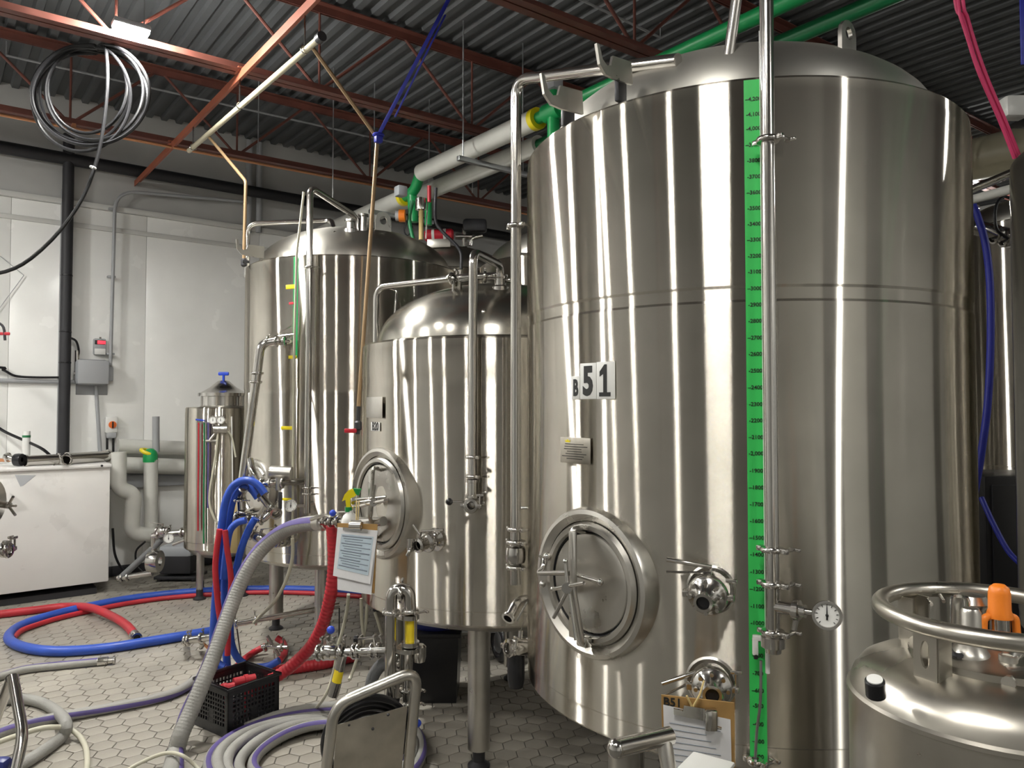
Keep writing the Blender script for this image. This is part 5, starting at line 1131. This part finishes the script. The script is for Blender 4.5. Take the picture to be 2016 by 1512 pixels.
# ------------------------------------------------------------------ front right: clipboard on B51, cart, liquid gas cylinder
t, bl, n = clipboard('hardboard clipboard with white log sheet hanging from B51 outlet valve', [(1302, 1368, .02), (1446, 1384, .0), (1448, 1640, .02), (1308, 1640, .03)], 2.07, None, None)
part('log_sheet', MB().prism([bl(.02, .065, .004), bl(.94, .125, .004), bl(.96, .80, .004), bl(.03, .80, .004)], n*.0012), 'paper', t)
mb = MB()
for k in range(12):
    a, b = bl(.10, .19+.045*k, .0062), bl(.88, .225+.045*k, .0062); mb.tube([a, a.lerp(b, .9-.25*((k*3) % 4)/3)], .0009, 4)
o_ = part('written_lines', mb, 'paper_line', t); o_['kind'] = 'stuff'
text_part('lettering', 'B51', bl(.15, .045, .003), ((bl(1, .05)-bl(0, .05)).normalized(), (bl(.1, 0)-bl(.1, .1)).normalized()), .032, 'ink', t, bold=.02)
part('clip', MB().prism([bl(.16, .075, .010), bl(.72, .10, .010), bl(.72, .15, .012), bl(.16, .115, .012)], n*.005).prism([bl(.30, .04, .012), bl(.62, .05, .012), bl(.64, .11, .014), bl(.28, .09, .014)], n*.006), 'steel', t)
part('string', MB().tube([bl(.42, .055, .012), bl(.52, -.05, .015), at(1386, 1340, 2.08)], .003, 6).tube([bl(.42, .055, .012), bl(.34, -.03, .015)], .003, 6), 'rope_tan', t)
part('bulldog_clip', MB().box(bl(.66, .12, .02), (.035, .03, .055), (RT, n, UP), .006).cyl(bl(.60, .165, .02), bl(.80, .18, .02), .004, n=8), 'steel', t)
Zr = 1.72
t = thing('pump_cart', 'stainless pump cart handle with finned white drive box', 'cart', gr(1380, 1512)*.8)
part('handle', MB().tube([at(1217, 1472, Zr), at(1320, 1448, Zr+.06)], .0205, 18).ball(at(1214, 1473, Zr), .0225, 16), 'steel', t)
part('upright', MB().tube([at(1306, 1455, Zr+.05), at(1318, 1520, Zr+.02), at(1330, 1700, Zr)], .018, 14), 'steel_satin', t)
bx_ = at(1390, 1530, Zr+.05); e1 = (RT*.82-FW*.57).normalized(); e2 = UP.cross(e1)
part('drive_box', MB().box(bx_-UP*.035, (.105, .115, .11), (e1, e2, UP), .012), 'white_plastic', t)
part('lid', MB().box(bx_+UP*.022, (.103, .108, .012), (e1, e2, UP), .008), 'white_plastic', t)
part('fin_panel', MB().box(bx_-UP*.025-e2*.058, (.102, .004, .06), (e1, e2, UP)), 'ink', t)
for k in range(11): part('cooling_fin', MB().box(bx_-UP*.025-e2*.063+e1*(-.046+.0092*k), (.003, .010, .06), (e1, e2, UP)), 'steel', t)
part('column', MB().cyl(bx_-UP*.08, Vector((bx_.x, bx_.y, .03)), .03, n=16), 'steel_satin', t); part('base', MB().box(Vector((bx_.x, bx_.y, .03)), (.3, .3, .05), (e1, e2, UP), .01), 'steel_satin', t)
# liquid gas cylinder
DC = cw(.945, 1.5); rz = 1.345
t = thing('gas_cylinder', 'stainless liquid gas cylinder with ring handle and orange capped valve', 'cylinder', (DC.x, DC.y, 0))
Rb = .262; sh = CAMH-.92
zs_ = gr(1700, 1400, 0)
SHZ = 1.245
part('body', MB().lathe([(.0, .02), (Rb-.03, .02), (Rb, .05), (Rb, SHZ-.075), (Rb+.004, SHZ-.073), (Rb+.004, SHZ-.065), (Rb-.002, SHZ-.06)], DC, n=64), 'dewar_steel', t)
part('shoulder', MB().lathe([(Rb-.002, SHZ-.06), (Rb-.008, SHZ-.04), (Rb-.024, SHZ-.018), (Rb-.05, SHZ-.004), (Rb-.09, SHZ+.008), (.13, SHZ+.014), (0, SHZ+.02)], DC, n=64), 'dewar_steel', t)
part('top_plate', MB().lathe([(.150, SHZ+.008), (.150, SHZ+.024), (.142, SHZ+.027), (.05, SHZ+.040), (.04, SHZ+.05), (0, SHZ+.05)], DC, n=6 if False else 40), 'dewar_steel', t)
part('ring_handle', MB().torus(DC+UP*rz, .200, .0165, UP, 64, 14), 'dewar_steel', t)
for (u, v) in ((1808, 1330), (2100, 1300), (1840, 1170), (1990, 1140)):
    pass
for k, aa in enumerate((-1.0, .57, 2.14, 3.71)):
    bd = RT*-.9135-FW*.4067; base_az = math.atan2(bd.y, bd.x)+k*PI/2
    nrm = Vector((math.cos(base_az), math.sin(base_az), 0)); tg = Vector((-nrm.y, nrm.x, 0)); pb = DC+nrm*.19
    z0, z1 = SHZ-.01, rz-.006
    zc = (z0+z1)/2+.004; per = []
    for i in range(4): per += [(-.024+.012*i, z0), ]
    per = [(-.024+.012*i, z0) for i in range(4)]+[(.024, z0+(z1-z0)*i/4) for i in range(4)]+[(.024-.012*i, z1) for i in range(4)]+[(-.024, z1-(z1-z0)*i/4) for i in range(4)]
    oo = per; hs = []
    for x, z_ in per:
        a_ = math.atan2((z_-zc)/((z1-z0)/2), x/.024); hs.append((math.cos(a_)*.010, zc+math.sin(a_)*.026))
    vs = []; 
    for d_ in (0, .005):
        vs += [pb+nrm*d_+tg*x+UP*z_ for x, z_ in oo]+[pb+nrm*d_+tg*x+UP*z_ for x, z_ in hs]
    fs = []
    for i in range(16):
        j = (i+1) % 16; fs += [(i, j, 16+j, 16+i), (32+i, 48+i, 48+j, 32+j), (i, 32+i, 32+j, j), (16+i, 16+j, 48+j, 48+i)]
    part('post', MB().add(vs, fs).box(pb-nrm*.015+tg*.0245+UP*((z0+z1)/2), (.035, .004, z1-z0), (nrm, tg, UP)).box(pb-nrm*.015-tg*.0245+UP*((z0+z1)/2), (.035, .004, z1-z0), (nrm, tg, UP)), 'dewar_steel', t, sharp=25)
g0 = at(1723, 1350, 1.37)
cp = part('level_port', MB().lathe([(0, -.02), (.017, -.02), (.017, .010), (.015, .0125), (0, .013)], g0, UP+RT*-.2-FW*.3, 20), 'rubber_black', t); part('port_cap', MB().lathe([(0, .012), (.0135, .012), (.0135, .0145), (0, .0145)], g0, UP+RT*-.2-FW*.3, 20), 'white_plastic', cp)
oc = at(1968, 1200, 1.5)
cap = part('orange_cap', MB().lathe([(.0, .062), (.010, .061), (.017, .055), (.0195, .045), (.020, .012), (.023, .003), (.023, -.004), (.018, -.005)], Vector((oc.x, oc.y, at(1968, 1212, 1.5).z)), n=24), 'orange', t)
pz = at(1968, 1213, 1.5)
for s in (-1, 1): part('cap_leg', MB().tube(fillet([pz+RT*(s*.02), pz+RT*(s*.031)-UP*.004, pz+RT*(s*.033)-UP*.032], .012), .0075, 10), 'orange', cap)
part('valve_stem', MB().cyl(Vector((pz.x, pz.y, SHZ+.03)), pz+UP*.01, .018, n=16), 'steel', t)
p = at(1912, 1262, 1.46); part('dome_gauge', MB().lathe([(0, -.075), (.034, -.07), (.036, -.03), (.030, -.02), (.018, .0), (.018, .055), (.014, .062), (0, .063)], p, n=24), 'steel_satin', t)
p = at(1878, 1215, 1.5); part('glass_cup', MB().lathe([(.018, -.03), (.018, .03), (.015, .036), (0, .037)], Vector((p.x+.03, p.y, p.z)), n=20), 'lid_glass', t)
part('regulator', MB().lathe([(.02, -.05), (.026, -.04), (.026, .02), (.032, .03), (.024, .045), (0, .048)], at(1915, 1215, 1.56), n=20), 'steel_satin', t)
part('relief_tube', MB().tube(catmull([at(1985, 1300, 1.42), at(1995, 1285, 1.44), at(2010, 1290, 1.46)], 5), .014, 12).tube([at(1985, 1330, 1.42), at(1985, 1290, 1.42)], .016, 12), 'steel_satin', t)
part('copper_line', MB().tube(catmull([at(1870, 1240, 1.56), at(1868, 1275, 1.5), at(1880, 1290, 1.45), at(1905, 1292, 1.45)], 5), .006, 8), 'dark_metal', t)
part('brass_valve', MB().box(at(2000, 1330, 1.40), (.05, .04, .035), (RT, FW, UP), .008).cyl(at(2000, 1330, 1.40), at(1985, 1345, 1.36), .012, n=10), 'steel_satin', t)
for (u, v) in ((1826, 1178), (1850, 1172)): part('rivet_rod', MB().cyl(at(u, v, 1.66), at(u+8, v+12, 1.62), .004, n=8), 'steel', t)
az_ = math.atan2((at(1700, 1490, 1.34)-DC).y, (at(1700, 1490, 1.34)-DC).x); nl = Vector((math.cos(az_), math.sin(az_), 0)); tl_ = Vector((-nl.y, nl.x, 0))
part('paper_label', MB().box(DC+nl*(Rb+.003)+UP*.90, (.05, .002, .08), (tl_, nl, UP)), 'paper', t)
# ------------------------------------------------------------------ right edge: neighbours' fittings, ropes, duct
o = T1.o
part('cleaning_pipe', MB().tube([at(2030, 325, 3.9), at(1912, 374, 4.3)], .024, 12), 'steel', o); part('cleaning_pipe', MB().tube([at(2030, 362, 3.85), at(1910, 394, 4.3)], .026, 12), 'insulation_white', o)
part('valve_body', MB().tube([at(1922, 448, 5.0), at(1950, 455, 4.95), at(2004, 470, 4.9)], .05, 14), 'steel', T2.o)
for (u, v) in ((1960, 462), (1978, 468), (1990, 470)): clamp(T2.o, at(u, v, 4.9), RT, .05)
part('cable_loop', MB().tube(catmull([at(2000, 395, 4.8), at(1975, 388, 4.8), at(1960, 410, 4.8), at(1962, 450, 4.8), at(1985, 470, 4.8)], 6), .010, 8), 'rubber_black', T2.o)
hose('hanging_hose', pts_at([(1912, 395, 4.75), (1926, 430, 4.72), (1940, 480, 4.7), (1949, 560, 4.7), (1950, 680, 4.7), (1944, 800, 4.7), (1930, 905, 4.7), (1915, 1000, 4.7), (1905, 1150, 4.7)])+[Vector((at(1900, 1150, 4.7).x, at(1900, 1150, 4.7).y, .03))], .022, 'strap_blue', 'dark blue hose hanging between B51 and the right hand tanks')
hose('hanging_hose', pts_at([(1932, 980, 4.6), (1955, 1030, 4.5), (1985, 1085, 4.4), (2020, 1120, 4.3)]), .016, 'strap_blue', 'dark blue hose slanting behind the gas cylinder ring')
mb = MB()
solo('pink_ropes', MB().tube(catmull(pts_at([(1856, -420, 3.6), (1878, -30, 3.6), (1896, 40, 3.6), (1925, 135, 3.62), (1968, 235, 3.64), (1998, 312, 3.66)]), 6), .010, 8).tube(catmull(pts_at([(1871, -420, 3.58), (1893, -30, 3.58), (1906, 40, 3.6), (1938, 140, 3.62), (1980, 240, 3.64), (2006, 305, 3.66)]), 6), .009, 8).tube(catmull(pts_at([(1862, -420, 3.59), (1884, -30, 3.59), (1900, 60, 3.6), (1945, 180, 3.63), (1990, 280, 3.65), (2003, 312, 3.66)]), 6), .008, 8), 'pink_rope', 'pink ropes hanging down over the shoulder of the right tank', 'rope')
DZ = CAMH+2.62; dx_ = at_h(1990, 298, DZ).x
solo('round_duct', MB().cyl((dx_, WALLY-.2, DZ), (dx_, .4, DZ), .22, n=28), 'pipe_cream', 'wide beige round duct hung beyond the right hand tanks', 'duct')
p = at(1995, 213, 4.0); t = thing('strip_fitting', 'white plastic end box of an unlit strip fitting behind pink ropes', 'fitting', p)
part('end_box', MB().box(p, (.13, .10, .12), (RT, FW, UP), .025), 'white_plastic', t); part('housing', MB().box(p+RT*.45+FW*.1, (.8, .14, .10), (RT, FW, UP), .01), 'dark_metal', t); part('hanger', MB().cyl(p+RT*.3+UP*.05, p+RT*.3+UP*(DECKZ-p.z), .005, n=6), 'steel', t)
solo('blue_strip', MB().box(at(2016, 50, 3.0), (.03, .006, .32), (RT, FW, UP), .001).cyl(at(2016, 0, 3.0), at(2016, 0, 3.0)+UP*1.5, .004, n=6), 'strap_blue', 'bright blue hanging strip beside the pink ropes', 'strip')

p = cw(3.42, 5.25); solo('dark_filler', MB().box(p+UP*.66, (.62, .5, 1.28), (RT, FW, UP), .02).box(p+UP*.66-FW*.26, (.54, .02, 1.16), (RT, FW, UP), .006).box(p+UP*.01, (.56, .44, .06), (RT, FW, UP)), 'plastic_black', 'tall black cabinet added to darken the gap behind B51', 'filler')  # black block added to keep the gap behind the tanks dark
